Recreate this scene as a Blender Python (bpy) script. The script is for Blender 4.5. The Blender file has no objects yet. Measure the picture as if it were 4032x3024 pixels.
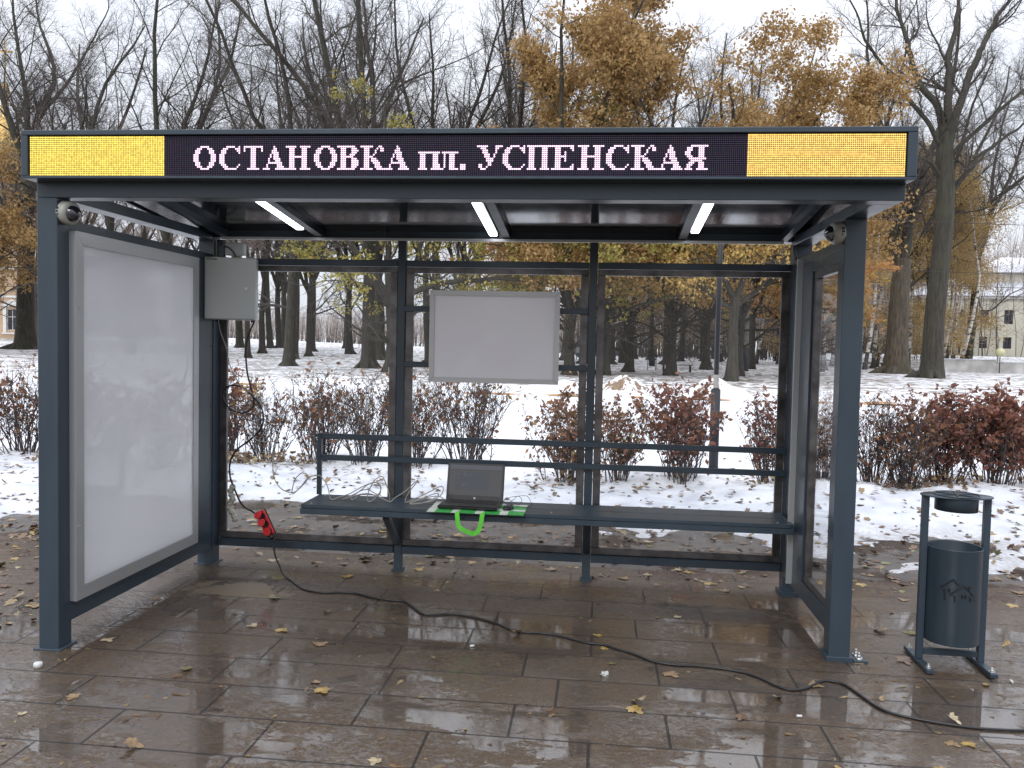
import bpy, bmesh, math, random
import numpy as np
from mathutils import Vector, Matrix, noise
R = math.radians
scene = bpy.context.scene
COL = scene.collection

# ------------------------------------------------------------------ camera
cam_d = bpy.data.cameras.new("camera"); cam = bpy.data.objects.new("camera", cam_d); COL.objects.link(cam)
CAM = Vector((2.6203, -3.7198, 1.5))
cr = Vector((0.99451856, 0.10232989, 0.02148069)); cu = Vector((-0.02613471, 0.04435901, 0.99867375)); cf = Vector((-0.10124131, 0.99376097, -0.04679022))
m = Matrix((cr, cu, -cf)).transposed().to_4x4(); m.translation = CAM
cam.matrix_world = m
cam_d.sensor_width = 36; cam_d.lens = 29.70
cam_d.clip_start = 0.05; cam_d.clip_end = 2000
scene.camera = cam

# ------------------------------------------------------------------ world, sun, exposure
SUN_EL, SUN_AZ = R(38), R(200)
w = bpy.data.worlds.new("World"); scene.world = w; w.use_nodes = True
nt = w.node_tree; N = nt.nodes; N.clear()
out = N.new("ShaderNodeOutputWorld"); bg = N.new("ShaderNodeBackground")
sky = N.new("ShaderNodeTexSky"); sky.sky_type = 'NISHITA'; sky.sun_disc = False
sky.sun_elevation = SUN_EL; sky.sun_rotation = SUN_AZ; sky.air_density = 1.0; sky.dust_density = 2.0
tc = N.new("ShaderNodeTexCoord"); sep = N.new("ShaderNodeSeparateXYZ")
nt.links.new(tc.outputs["Generated"], sep.inputs[0])
def wm(op, a, b=None, c=None):
    n = N.new("ShaderNodeMath"); n.operation = op
    for i, v in enumerate((a, b, c)):
        if v is None: continue
        if isinstance(v, (int, float)): n.inputs[i].default_value = v
        else: nt.links.new(v, n.inputs[i])
    return n.outputs[0]
z = wm('MAXIMUM', sep.outputs[2], 0.0)
lum = wm('MULTIPLY_ADD', wm('POWER', z, 1.5), 11.5, 6.3)        # overcast: brighter overhead than at the horizon
cn = N.new("ShaderNodeTexNoise"); cn.inputs["Scale"].default_value = 2.2; cn.inputs["Detail"].default_value = 5; cn.inputs["Roughness"].default_value = 0.55
mp = N.new("ShaderNodeMapping"); mp.inputs["Scale"].default_value = (1, 1, 2.6)
nt.links.new(tc.outputs["Generated"], mp.inputs[0]); nt.links.new(mp.outputs[0], cn.inputs["Vector"])
rmp = N.new("ShaderNodeValToRGB"); rmp.color_ramp.elements[0].position = .35; rmp.color_ramp.elements[1].position = .68
rmp.color_ramp.elements[0].color = (.88, .93, 1.04, 1); rmp.color_ramp.elements[1].color = (1.08, 1.10, 1.17, 1)
nt.links.new(cn.outputs["Fac"], rmp.inputs[0])
vm = N.new("ShaderNodeVectorMath"); vm.operation = 'SCALE'
nt.links.new(rmp.outputs[0], vm.inputs[0]); nt.links.new(lum, vm.inputs["Scale"])
mx = N.new("ShaderNodeMix"); mx.data_type = 'RGBA'; mx.inputs[0].default_value = .93
nt.links.new(sky.outputs[0], mx.inputs[6]); nt.links.new(vm.outputs[0], mx.inputs[7])
nt.links.new(mx.outputs[2], bg.inputs[0]); bg.inputs[1].default_value = 0.1
nt.links.new(bg.outputs[0], out.inputs[0])
sd = bpy.data.lights.new("sun", 'SUN'); sd.energy = 0.7; sd.angle = R(18); sd.color = (1, .97, .93)
so = bpy.data.objects.new("sun", sd); COL.objects.link(so)
sdir = Vector((math.sin(SUN_AZ)*math.cos(SUN_EL), math.cos(SUN_AZ)*math.cos(SUN_EL), math.sin(SUN_EL)))
so.rotation_euler = sdir.to_track_quat('Z', 'Y').to_euler()
scene.view_settings.view_transform = 'Standard'; scene.view_settings.look = 'None'
scene.view_settings.exposure = 0.5; scene.view_settings.gamma = 1.0
scene.cycles.max_bounces = 8; scene.cycles.transparent_max_bounces = 24; scene.cycles.glossy_bounces = 4; scene.cycles.diffuse_bounces = 3
scene.cycles.caustics_reflective = False; scene.cycles.caustics_refractive = False
scene.cycles.use_denoising = True

# ------------------------------------------------------------------ materials
class NB:
    def __init__(s, name):
        s.m = bpy.data.materials.new(name); s.m.use_nodes = True; s.t = s.m.node_tree; s.N = s.t.nodes
        s.b = s.N["Principled BSDF"]; s.o = s.N["Material Output"]
    def n(s, t, **k):
        x = s.N.new(t)
        for a, v in k.items(): setattr(x, a, v)
        return x
    def put(s, sock, v):
        if isinstance(v, (int, float)): sock.default_value = (v, v, v, 1) if sock.type == 'RGBA' else v
        elif isinstance(v, (tuple, list)): sock.default_value = tuple(v) + ((1,) if len(v) == 3 and sock.type == 'RGBA' else ())
        else: s.t.links.new(v, sock)
    def set(s, **k):
        for a, v in k.items(): s.put(s.b.inputs[a.replace('_', ' ')], v)
        return s
    def math(s, op, a, b=None, c=None, clamp=False):
        x = s.n("ShaderNodeMath", operation=op, use_clamp=clamp)
        for i, v in enumerate((a, b, c)):
            if v is not None: s.put(x.inputs[i], v)
        return x.outputs[0]
    def co(s, scale=(1, 1, 1), rot=(0, 0, 0), loc=(0, 0, 0), kind="Object"):
        if not hasattr(s, 'tc'): s.tc = s.n("ShaderNodeTexCoord")
        x = s.n("ShaderNodeMapping"); x.inputs["Scale"].default_value = scale; x.inputs["Rotation"].default_value = rot; x.inputs["Location"].default_value = loc
        s.t.links.new(s.tc.outputs[kind], x.inputs[0]); return x.outputs[0]
    def noise(s, vec, scale, detail=3, rough=.5, dist=0):
        x = s.n("ShaderNodeTexNoise"); s.put(x.inputs["Vector"], vec); x.inputs["Scale"].default_value = scale
        x.inputs["Detail"].default_value = detail; x.inputs["Roughness"].default_value = rough; x.inputs["Distortion"].default_value = dist
        return x.outputs["Fac"]
    def ramp(s, f, *st):
        x = s.n("ShaderNodeValToRGB"); cr = x.color_ramp
        while len(cr.elements) < len(st): cr.elements.new(.5)
        for e, (p, c) in zip(cr.elements, st):
            e.position = p; e.color = (c, c, c, 1) if isinstance(c, (int, float)) else tuple(c) + (1,)
        s.put(x.inputs[0], f); return x.outputs[0]
    def mix(s, f, a, b, blend='MIX'):
        x = s.n("ShaderNodeMix", data_type='RGBA', blend_type=blend); s.put(x.inputs[0], f); s.put(x.inputs[6], a); s.put(x.inputs[7], b); return x.outputs[2]
    def bump(s, h, strength=.3, dist=.01, prev=None):
        x = s.n("ShaderNodeBump"); x.inputs["Strength"].default_value = strength if isinstance(strength, (int, float)) else 1
        if not isinstance(strength, (int, float)): s.put(x.inputs["Strength"], strength)
        x.inputs["Distance"].default_value = dist; s.put(x.inputs["Height"], h)
        if prev is not None: s.put(x.inputs["Normal"], prev)
        return x.outputs[0]
    def rnd(s): return s.n("ShaderNodeObjectInfo").outputs["Random"]

def simple(name, col, rough=.5, metal=0, var=.12, scale=30, bump=0, **k):
    b = NB(name); n = b.noise(b.co(), scale, 4)
    lo = tuple(c*(1-var) for c in col); hi = tuple(min(1, c*(1+var)) for c in col)
    b.set(Base_Color=b.ramp(n, (.3, lo), (.7, hi)), Roughness=rough, Metallic=metal)
    if bump: b.set(Normal=b.bump(n, bump, .003))
    for a, v in k.items(): b.set(**{a: v})
    return b.m

def m_paint():
    b = NB("slate_paint"); c = b.co()
    drops = b.noise(c, 420, 2); big = b.noise(b.co((1, 1, .25)), 6, 5, .6)
    grime = b.ramp(big, (.35, (.030, .047, .064)), (.7, (.042, .061, .080)))
    b.set(Base_Color=grime, Roughness=b.math('MULTIPLY_ADD', big, .22, .2), Normal=b.bump(drops, .12, .002))
    b.set(Specular_IOR_Level=.42)
    return b.m
def m_glass():
    b = NB("shelter_glass"); t = b.n("ShaderNodeBsdfTransparent"); g = b.n("ShaderNodeBsdfGlossy"); f = b.n("ShaderNodeFresnel"); mxs = b.n("ShaderNodeMixShader")
    t.inputs[0].default_value = (.988, .992, .99, 1); g.inputs["Roughness"].default_value = .015; b.put(f.inputs[0], b.math('MULTIPLY_ADD', b.n('ShaderNodeNewGeometry').outputs['Backfacing'], 1/1.22-1.22, 1.22))
    sm = b.noise(b.co((1, 1, .3)), 3, 4)
    b.put(g.inputs["Normal"], b.bump(sm, .04, .02))
    b.t.links.new(f.outputs[0], mxs.inputs[0]); b.t.links.new(t.outputs[0], mxs.inputs[1]); b.t.links.new(g.outputs[0], mxs.inputs[2])
    b.t.links.new(mxs.outputs[0], b.o.inputs[0]); return b.m
def m_trim():
    b = NB("glazing_strip"); n = b.noise(b.co((1, 1, 1)), 9, 4, .6); f = b.noise(b.co((1, 1, .05)), 160, 2)
    b.set(Base_Color=b.ramp(n, (.3, (.05, .045, .044)), (.7, (.17, .16, .16))), Metallic=.6, Roughness=b.math('MULTIPLY_ADD', f, .2, .25)); return b.m
def m_roof():
    b = NB("smoked_roof_sheet"); s = b.noise(b.co((60, 1.2, 1)), 1, 4, .6); r = b.noise(b.co((4, 2, 1)), 2, 4)
    b.set(Base_Color=b.ramp(s, (.3, (.008, .009, .011)), (.8, (.016, .017, .019))), Roughness=b.math('MULTIPLY_ADD', r, .12, .04), Normal=b.bump(s, .12, .002), IOR=1.6); return b.m
def m_alu(name="aluminium_profile", col=(.50, .51, .52)):
    b = NB(name); n = b.noise(b.co((1, 1, 40)), 8, 3)
    b.set(Base_Color=b.ramp(n, (.3, tuple(c*.92 for c in col)), (.7, col)), Metallic=.55, Roughness=.38); return b.m
def m_panel():
    b = NB("white_lightbox_panel"); n = b.noise(b.co(), 2.5, 3)
    wv = b.noise(b.co(), 1.6, 1)
    b.set(Base_Color=b.ramp(n, (.3, (.84, .85, .87)), (.7, (.9, .91, .93))), Roughness=.55, Coat_Weight=1.0, Coat_Roughness=.005, Coat_IOR=1.85, Coat_Normal=b.bump(wv, .02, .03))
    tr = b.n('ShaderNodeBsdfTranslucent'); tr.inputs[0].default_value = (.9, .9, .92, 1); ms = b.n('ShaderNodeMixShader'); ms.inputs[0].default_value = .55
    b.t.links.new(b.b.outputs[0], ms.inputs[1]); b.t.links.new(tr.outputs[0], ms.inputs[2]); b.t.links.new(ms.outputs[0], b.o.inputs[0]); return b.m
def m_poster():
    b = NB("white_poster_sheet"); n = b.noise(b.co((1.3, 1, 1)), 1.7, 2, .5, .4)
    b.set(Base_Color=(.88, .87, .92), Roughness=.35, Normal=b.bump(n, .5, .06), Coat_Weight=.7, Coat_Roughness=.12, Coat_Normal=b.bump(n, .6, .08)); return b.m
def m_pavers():
    b = NB("wet_stone_slabs"); c = b.co(loc=(0, .25, 0))
    br = b.n("ShaderNodeTexBrick"); b.put(br.inputs["Vector"], b.co(loc=(.17, .25, 0)))
    br.offset = .5; br.offset_frequency = 2; br.squash = 1.22; br.squash_frequency = 3
    for k, v in (("Scale", 1.0), ("Mortar Size", .0065), ("Mortar Smooth", .35), ("Bias", 0.0), ("Brick Width", .62), ("Row Height", .30)): br.inputs[k].default_value = v
    br.inputs["Color1"].default_value = (0, 0, 0, 1); br.inputs["Color2"].default_value = (1, 1, 1, 1); br.inputs["Mortar"].default_value = (.5, .5, .5, 1)
    slab = br.outputs["Color"]; mortar = br.outputs["Fac"]
    big = b.noise(c, 1.1, 4, .55); med = b.noise(c, 9, 6, .62, .3); fine = b.noise(c, 90, 5, .68)
    base = b.ramp(slab, (0, (.082, .058, .042)), (.35, (.100, .084, .070)), (.7, (.058, .041, .030)), (1, (.122, .103, .086)))
    base = b.mix(b.ramp(big, (.35, 0.), (.65, .65)), base, (.058, .036, .023))
    base = b.mix(b.ramp(med, (.42, 0.), (.75, .5)), base, (.135, .113, .085))
    base = b.mix(b.ramp(fine, (.55, 0.), (.72, .7)), base, (.24, .20, .145)); base = b.mix(b.ramp(fine, (.28, .7), (.45, 0.)), base, (.028, .02, .014))
    # silt and slush lying on the slabs nearest the road
    sep = b.n("ShaderNodeSeparateXYZ"); b.put(sep.inputs[0], b.co())
    front = b.math('SUBTRACT', -.15, sep.outputs[1])                       # grows towards the road
    front = b.math('MULTIPLY', front, .6, clamp=True)
    slush = b.noise(b.co((1, 1.7, 1)), 3.2, 9, .68, .5)
    sm = b.math('ADD', slush, b.math('MULTIPLY', front, .17))
    smask = b.ramp(sm, (.56, 0.), (.64, 1.))
    base = b.mix(b.math('MULTIPLY', smask, .6), base, b.ramp(fine, (.35, (.060, .040, .028)), (.65, (.19, .15, .118))))
    rdg = b.math('ABSOLUTE', b.math('SUBTRACT', b.noise(b.co((1, 2.1, 1), loc=(2, 5, 0)), 14, 6, .66, .9), .5))
    rd2 = b.math('MULTIPLY', b.ramp(rdg, (.0, 1.), (.022, 0.)), b.math('MULTIPLY_ADD', front, .7, b.math('MULTIPLY', smask, .35)))
    base = b.mix(rd2, base, (.36, .335, .29))
    # water film: where it stands the relief drowns
    wn = b.noise(b.co((1, 1.5, 1), loc=(3.3, 1.2, 0)), 1.25, 7, .62, .35)
    wn9 = b.noise(b.co((.7, 1.9, 1), loc=(9, 3, 0)), 7, 8, .7, .7)
    wn = b.math('MULTIPLY_ADD', b.math('SUBTRACT', wn9, .5), b.math('MULTIPLY_ADD', front, .75, .22), wn)
    wet = b.ramp(b.math('ADD', wn, b.math('MULTIPLY_ADD', fine, .05, b.math('MULTIPLY', front, .01))), (.545, 0.), (.56, 1.))
    base = b.mix(b.math('MULTIPLY', wet, .45), base, (.040, .029, .020))
    # dry island under the roof
    dx = b.n("ShaderNodeVectorMath", operation='DISTANCE'); b.put(dx.inputs[0], b.co((.8, 1.6, 1))); dx.inputs[1].default_value = (.42, 1.72, 0)
    dry = b.ramp(b.math('ADD', dx.outputs["Value"], b.math('MULTIPLY', b.math('SUBTRACT', med, .5), .7)), (.24, 1.), (.27, 0.))
    base = b.mix(dry, base, (.21, .185, .15))
    base = b.mix(b.math('MULTIPLY', front, .35), base, (.115, .078, .05))
    base = b.mix(b.math('MULTIPLY', mortar, b.ramp(med, (.35, .7), (.6, 1.))), base, (.026, .02, .015))
    grain = b.noise(b.co((1, 1.6, 1), loc=(1, 8, 0)), 34, 7, .72, .4)
    thg = b.math('MULTIPLY_ADD', front, .05, b.math('MULTIPLY_ADD', b.noise(b.co(), 2.2, 3), -.30, .625))
    gm = b.math('MULTIPLY', b.math('SUBTRACT', grain, thg), 14, clamp=True)
    cw = b.math('MAXIMUM', wet, b.math('MULTIPLY_ADD', gm, .80, .10)); cw = b.math('MULTIPLY', b.math('SUBTRACT', 1.0, dry), cw)
    ro = b.ramp(fine, (.3, .03), (.75, .09)); ro = b.mix(wet, ro, .015)
    base = b.mix(b.math('MULTIPLY', b.math('SUBTRACT', 1.0, gm), .45), base, b.ramp(fine, (.35, (.075, .050, .033)), (.65, (.20, .155, .115))))
    base = b.mix(1.0, base, (.72, .63, .51), 'MULTIPLY')
    base = b.mix(b.math('MULTIPLY', mortar, .9), base, (.012, .009, .007)); cw = b.math('MULTIPLY', cw, b.math('MULTIPLY_ADD', mortar, -.75, 1.0))
    b.set(Base_Color=base, Roughness=.5, Coat_Weight=cw, Coat_Roughness=ro, Coat_IOR=1.95)
    rel = b.math('ADD', b.math('MULTIPLY', fine, .35), b.math('MULTIPLY', b.noise(b.co((1, 1.9, 1)), 26, 7, .7, .6), b.math('MULTIPLY_ADD', smask, 2.6, .2)))
    rel = b.math('SUBTRACT', rel, b.math('MULTIPLY', mortar, 1.0))
    dr = b.math('MULTIPLY', b.math('SUBTRACT', 1.0, wet), 1.0)
    b.set(Normal=b.bump(rel, .5, .012))
    cs = b.math('ADD', b.math('MULTIPLY', dr, b.math('MULTIPLY_ADD', front, 1.0, .05)), .006)
    b.set(Coat_Normal=b.bump(rel, cs, .012))
    return b.m
def m_asphalt():
    b = NB("wet_asphalt"); c = b.co(); f = b.noise(c, 160, 4, .7); n = b.noise(c, 3, 6, .6); w = b.ramp(b.noise(b.co(loc=(7, 0, 0)), 1.8, 6, .6), (.47, 0.), (.56, 1.))
    base = b.ramp(n, (.3, (.045, .038, .034)), (.7, (.115, .098, .085))); base = b.mix(b.ramp(f, (.55, 0.), (.75, .6)), base, (.25, .22, .19))
    b.set(Base_Color=base, Roughness=b.mix(w, .38, .04), Normal=b.bump(f, b.math('MULTIPLY_ADD', w, -.45, .5), .008)); return b.m
def m_snow():
    b = NB("snow"); c = b.co(); f = b.noise(c, 26, 6, .65); g = b.noise(c, 3.5, 4)
    sep = b.n("ShaderNodeSeparateXYZ"); b.put(sep.inputs[0], c)
    far = b.math('MULTIPLY', b.math('SUBTRACT', sep.outputs[1], 20.5), .12, clamp=True)
    col = b.ramp(g, (.3, (.78, .80, .85)), (.7, (.88, .89, .92)))
    v = b.n("ShaderNodeTexVoronoi"); b.put(v.inputs["Vector"], b.co((1, .55, 1))); v.inputs["Scale"].default_value = 2.6; v.inputs["Randomness"].default_value = 1
    pt = b.noise(b.co((.5, 1, 1)), .55, 5, .6)
    thr = b.math('MULTIPLY_ADD', pt, 1.2, -.12); lf = b.math('LESS_THAN', v.outputs["Distance"], thr); lf = b.math('MULTIPLY', lf, b.math('MULTIPLY', far, .95))
    lc = b.mix(v.outputs["Color"], (.14, .105, .075), (.30, .25, .20))
    dirty = b.math('MULTIPLY', b.ramp(pt, (.45, 0.), (.72, .16)), far)
    vg = b.math('MULTIPLY', b.math('SUBTRACT', 5.3, sep.outputs[1]), 1.6, clamp=True)
    col = b.mix(vg, col, b.ramp(g, (.3, (.48, .50, .55)), (.7, (.68, .70, .74))))
    col = b.mix(dirty, col, (.46, .44, .45)); col = b.mix(lf, col, lc)
    # thin slush by the wet path
    near = b.math('SUBTRACT', .035, sep.outputs[2]); near = b.math('MULTIPLY', near, 18, clamp=True)
    nm = b.math('LESS_THAN', sep.outputs[1], 6.0); near = b.math('MULTIPLY', near, nm)
    col = b.mix(b.math('MULTIPLY', near, b.ramp(f, (.35, .25), (.6, .95))), col, (.34, .33, .33))
    b.set(Base_Color=col, Roughness=.62, Normal=b.bump(f, .35, .02)); return b.m
def m_bark(name, dark, light, scale=1.0):
    b = NB(name); f = b.noise(b.co((9*scale, 9*scale, 1.2*scale)), 1, 7, .65); g = b.noise(b.co(), .35, 3)
    col = b.ramp(f, (.32, dark), (.7, light)); col = b.mix(b.ramp(g, (.45, 0.), (.7, .5)), col, (.055, .062, .035))
    b.set(Base_Color=col, Roughness=.85, Normal=b.bump(f, .8, .05)); return b.m
def m_birch():
    b = NB("birch_bark"); f = b.noise(b.co((2.2, 2.2, 5.5)), 1, 5, .7); hgt = b.n("ShaderNodeSeparateXYZ"); b.put(hgt.inputs[0], b.co())
    low = b.math('MULTIPLY', b.math('SUBTRACT', 2.2, hgt.outputs[2]), .1, clamp=True)
    b.set(Base_Color=b.ramp(b.math('SUBTRACT', f, low), (.42, (.05, .045, .04)), (.49, (.52, .50, .46)), (.7, (.64, .62, .58))), Roughness=.7); return b.m
def m_leaf(name, *cols, rough=.6, trans=True):
    b = NB(name); g = b.n("ShaderNodeNewGeometry"); r = g.outputs["Random Per Island"]
    n = len(cols); b.set(Base_Color=b.ramp(r, *[(i/(n-1) if n > 1 else 0, c) for i, c in enumerate(cols)]), Roughness=rough)
    if trans:
        tr = b.n("ShaderNodeBsdfTranslucent"); b.put(tr.inputs[0], b.ramp(r, *[(i/(n-1), c) for i, c in enumerate(cols)]))
        ms = b.n("ShaderNodeMixShader"); ms.inputs[0].default_value = .35
        b.t.links.new(b.b.outputs[0], ms.inputs[1]); b.t.links.new(tr.outputs[0], ms.inputs[2]); b.t.links.new(ms.outputs[0], b.o.inputs[0])
    return b.m
def m_emit(name, col, s, var=0.0):
    b = NB(name)
    if var:
        g = b.n("ShaderNodeNewGeometry").outputs["Random Per Island"]
        b.set(Emission_Strength=b.math('MULTIPLY_ADD', g, var, s-var/2))
    else: b.set(Emission_Strength=s)
    b.set(Base_Color=(.02, .02, .02), Emission_Color=col, Roughness=.4); return b.m

M = dict(
 paint=m_paint(), glass=m_glass(), trim=m_trim(), roof=m_roof(), alu=m_alu(), panel=m_panel(), poster=m_poster(),
 pav=m_pavers(), asph=m_asphalt(), snow=m_snow(),
 bark=m_bark("grey_bark", (.018, .016, .012), (.072, .064, .05)), twig=simple("twig_bark", (.085, .070, .062), .8, var=.3, scale=2),
 ptwig=simple("pale_twig_bark", (.38, .31, .275), .8, var=.25, scale=2),
 birch=m_birch(), barebark=m_bark("pale_trunk_wood", (.032, .026, .019), (.15, .12, .085)),
 oak=m_leaf("oak_leaves", (.28, .17, .065), (.42, .27, .10), (.36, .22, .085), (.50, .35, .16)),
 maple=m_leaf("maple_leaves_gold", (.54, .34, .11), (.58, .42, .15), (.46, .27, .08), (.42, .36, .11)),
 mapleo=m_leaf("maple_leaves_orange", (.58, .27, .10), (.54, .32, .11), (.62, .36, .15)),
 mapleg=m_leaf("maple_leaves_green_gold", (.28, .27, .07), (.40, .34, .08), (.22, .22, .06), (.46, .34, .09)),
 birchl=m_leaf("birch_leaves", (.44, .31, .11), (.36, .24, .10), (.50, .37, .15), (.30, .21, .11)),
 spruce=m_leaf("spruce_needles", (.035, .05, .025), (.06, .075, .03), (.05, .06, .03)),
 hedge=m_leaf("hedge_leaves_red", (.19, .068, .050), (.26, .10, .06), (.13, .052, .045), (.32, .16, .085), (.21, .08, .068)),
 hedgeb=m_leaf("hedge_leaves_brown", (.22, .09, .055), (.36, .18, .08), (.16, .065, .05), (.28, .20, .07)),
 stem=simple("hedge_stems", (.060, .046, .044), .8, var=.3, scale=20),
 litter=m_leaf("leaf_litter", (.13, .070, .035), (.20, .125, .06), (.07, .038, .025), (.27, .20, .095), (.15, .085, .045), (.10, .055, .04), trans=False, rough=.45),
 white=simple("white_plastic", (.62, .63, .61), .4), camg=simple("ivory_plastic", (.40, .41, .37), .42),
 black=simple("black_rubber", (.012, .012, .014), .38), cgrey=simple("grey_cable", (.34, .33, .30), .5),
 red=simple("red_plastic", (.62, .022, .026), .35), boxg=simple("grey_enamel", (.60, .64, .64), .42, var=.05, bump=.1, scale=300),
 lapt=simple("laptop_plastic", (.014, .014, .016), .3), keys=simple("laptop_keys", (.022, .022, .024), .45),
 green=simple("green_webbing", (.10, .52, .035), .6), matg=simple("green_print", (.03, .36, .06), .4), matw=simple("white_print", (.62, .66, .60), .4),
 zinc=simple("zinc_bolt", (.5, .5, .48), .35, .8), ink=simple("black_marking", (.006, .006, .008), .5),
 wood=simple("weathered_wood", (.11, .085, .06), .8), earth=simple("brown_earth", (.2, .13, .08), .95, var=.4, scale=4, bump=.6),
 clay=simple("orange_sand", (.42, .24, .12), .95, var=.2, scale=6), conc=simple("pale_concrete", (.46, .45, .43), .9, var=.25, scale=1.2),
 gpole=simple("grey_pole", (.22, .23, .20), .7, var=.3, scale=2), dkm=simple("dark_metal", (.012, .014, .02), .5),
 smoke=simple("smoked_dome", (.012, .012, .018), .06, Coat_Weight=1.0, Coat_Roughness=.03),
)
LAMP = m_emit("lamp_diffuser", (.93, .95, 1.0), 5.5)
LEDW = m_emit("led_dots_white", (1.0, .66, .93), 1.5, .2); LEDY = m_emit("led_dots_yellow", (1.0, .74, .11), 1.05, .45)
LEDO = m_emit("led_dots_amber", (1.0, .61, .14), 1.08, .45)
def m_leddim():
    b = NB("led_dots_unlit"); r = b.n("ShaderNodeNewGeometry").outputs["Random Per Island"]
    b.set(Base_Color=b.ramp(r, (0, (.07, .05, .10)), (.4, (.05, .035, .10)), (.6, (.10, .04, .08)), (.8, (.03, .02, .13)), (1, (.03, .07, .045))), Roughness=.5); return b.m
LEDD = m_leddim()

# ------------------------------------------------------------------ object helpers
def tag(o, label=None, cat=None, group=None, kind=None):
    if label: o['label'] = label
    if cat: o['category'] = cat
    if group: o['group'] = group
    if kind: o['kind'] = kind
    return o
def empty(name, loc=(0, 0, 0), rz=0, label=None, cat=None, group=None):
    o = bpy.data.objects.new(name, None); COL.objects.link(o); o.location = loc; o.rotation_euler = (0, 0, rz); o.empty_display_size = .1
    return tag(o, label, cat, group)
def link(name, me, parent=None, loc=None):
    o = bpy.data.objects.new(name, me); COL.objects.link(o)
    if parent: o.parent = parent
    if loc is not None: o.location = loc
    return o
def copy_tree(o, parent=None):
    c = o.copy(); COL.objects.link(c); c.parent = parent
    for ch in o.children: copy_tree(ch, c)
    return c
class MB:
    """collects shapes in thing-local coordinates and links them as one mesh object"""
    def __init__(s): s.b = bmesh.new()
    def box(s, x0, x1, y0, y1, z0, z1, bev=.0025, mi=0, M4=None):
        vs = [s.b.verts.new((x, y, z)) for x in (x0, x1) for y in (y0, y1) for z in (z0, z1)]
        F = [s.b.faces.new([vs[i] for i in q]) for q in ((0, 1, 3, 2), (4, 6, 7, 5), (0, 4, 5, 1), (2, 3, 7, 6), (0, 2, 6, 4), (1, 5, 7, 3))]
        for f in F: f.material_index = mi
        if M4 is not None: bmesh.ops.transform(s.b, matrix=M4, verts=vs)
        if bev:
            es = list({e for f in F for e in f.edges})
            bmesh.ops.bevel(s.b, geom=es, offset=min(bev, .3*min(abs(x1-x0), abs(y1-y0), abs(z1-z0))), segments=1, affect='EDGES', profile=.5, material=mi)
        return s
    def cyl(s, p0, p1, r0, r1=None, n=24, mi=0, cap=True):
        r1 = r0 if r1 is None else r1; p0 = Vector(p0); p1 = Vector(p1); d = p1-p0
        q = d.to_track_quat('Z', 'Y').to_matrix()
        rings = []
        for p, r in ((p0, r0), (p1, r1)):
            rings.append([s.b.verts.new(p + q @ Vector((r*math.cos(a), r*math.sin(a), 0))) for a in [2*math.pi*i/n for i in range(n)]])
        for i in range(n):
            f = s.b.faces.new((rings[0][i], rings[0][(i+1) % n], rings[1][(i+1) % n], rings[1][i])); f.smooth = True; f.material_index = mi
        if cap:
            for rg, rev in ((rings[0], 1), (rings[1], 0)):
                f = s.b.faces.new(list(reversed(rg)) if rev else rg); f.material_index = mi
        return s
    def lathe(s, prof, n=32, M4=None, mi=0):
        rings = []
        allv = []
        for r, z in prof:
            if r < 1e-6: v = [s.b.verts.new((0, 0, z))]
            else: v = [s.b.verts.new((r*math.cos(2*math.pi*i/n), r*math.sin(2*math.pi*i/n), z)) for i in range(n)]
            rings.append(v); allv += v
        for a, c in zip(rings, rings[1:]):
            for i in range(n):
                if len(a) == 1 and len(c) == 1: continue
                if len(a) == 1: fv = (a[0], c[i], c[(i+1) % n])
                elif len(c) == 1: fv = (a[i], a[(i+1) % n], c[0])
                else: fv = (a[i], a[(i+1) % n], c[(i+1) % n], c[i])
                f = s.b.faces.new(fv); f.smooth = True; f.material_index = mi
        if M4 is not None: bmesh.ops.transform(s.b, matrix=M4, verts=allv)
        return s
    def prism(s, pts, thick, M4=None, mi=0):
        """outline in xz, extruded along y from 0 to thick"""
        a = [s.b.verts.new((x, 0, z)) for x, z in pts]; c = [s.b.verts.new((x, thick, z)) for x, z in pts]
        n = len(pts); s.b.faces.new(a).material_index = mi; s.b.faces.new(list(reversed(c))).material_index = mi
        for i in range(n): s.b.faces.new((a[i], c[i], c[(i+1) % n], a[(i+1) % n])).material_index = mi
        if M4 is not None: bmesh.ops.transform(s.b, matrix=M4, verts=a+c)
        return s
    def mesh(s, name, mats):
        me = bpy.data.meshes.new(name); bmesh.ops.recalc_face_normals(s.b, faces=s.b.faces); s.b.to_mesh(me); s.b.free()
        for x in (mats if isinstance(mats, (list, tuple)) else [mats]): me.materials.append(x)
        return me
    def obj(s, name, mats, parent=None, loc=None): return link(name, s.mesh(name, mats), parent, loc)

def npmesh(name, V, Fs, mats, smooth=True, mis=None):
    """V: (n,3); Fs: list of (k, array(m,k)) polygon blocks"""
    me = bpy.data.meshes.new(name); me.vertices.add(len(V)); me.vertices.foreach_set("co", np.asarray(V, np.float32).ravel())
    li = np.concatenate([f.ravel() for k, f in Fs]).astype(np.int32); tot = np.concatenate([np.full(len(f), k, np.int32) for k, f in Fs])
    me.loops.add(len(li)); me.loops.foreach_set("vertex_index", li)
    me.polygons.add(len(tot)); me.polygons.foreach_set("loop_start", np.concatenate([[0], np.cumsum(tot)[:-1]]).astype(np.int32)); me.polygons.foreach_set("loop_total", tot)
    me.polygons.foreach_set("use_smooth", np.full(len(tot), smooth))
    if mis is not None: me.polygons.foreach_set("material_index", np.asarray(mis, np.int32))
    for x in (mats if isinstance(mats, (list, tuple)) else [mats]): me.materials.append(x)
    me.update(calc_edges=True); me.validate(); return me
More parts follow.
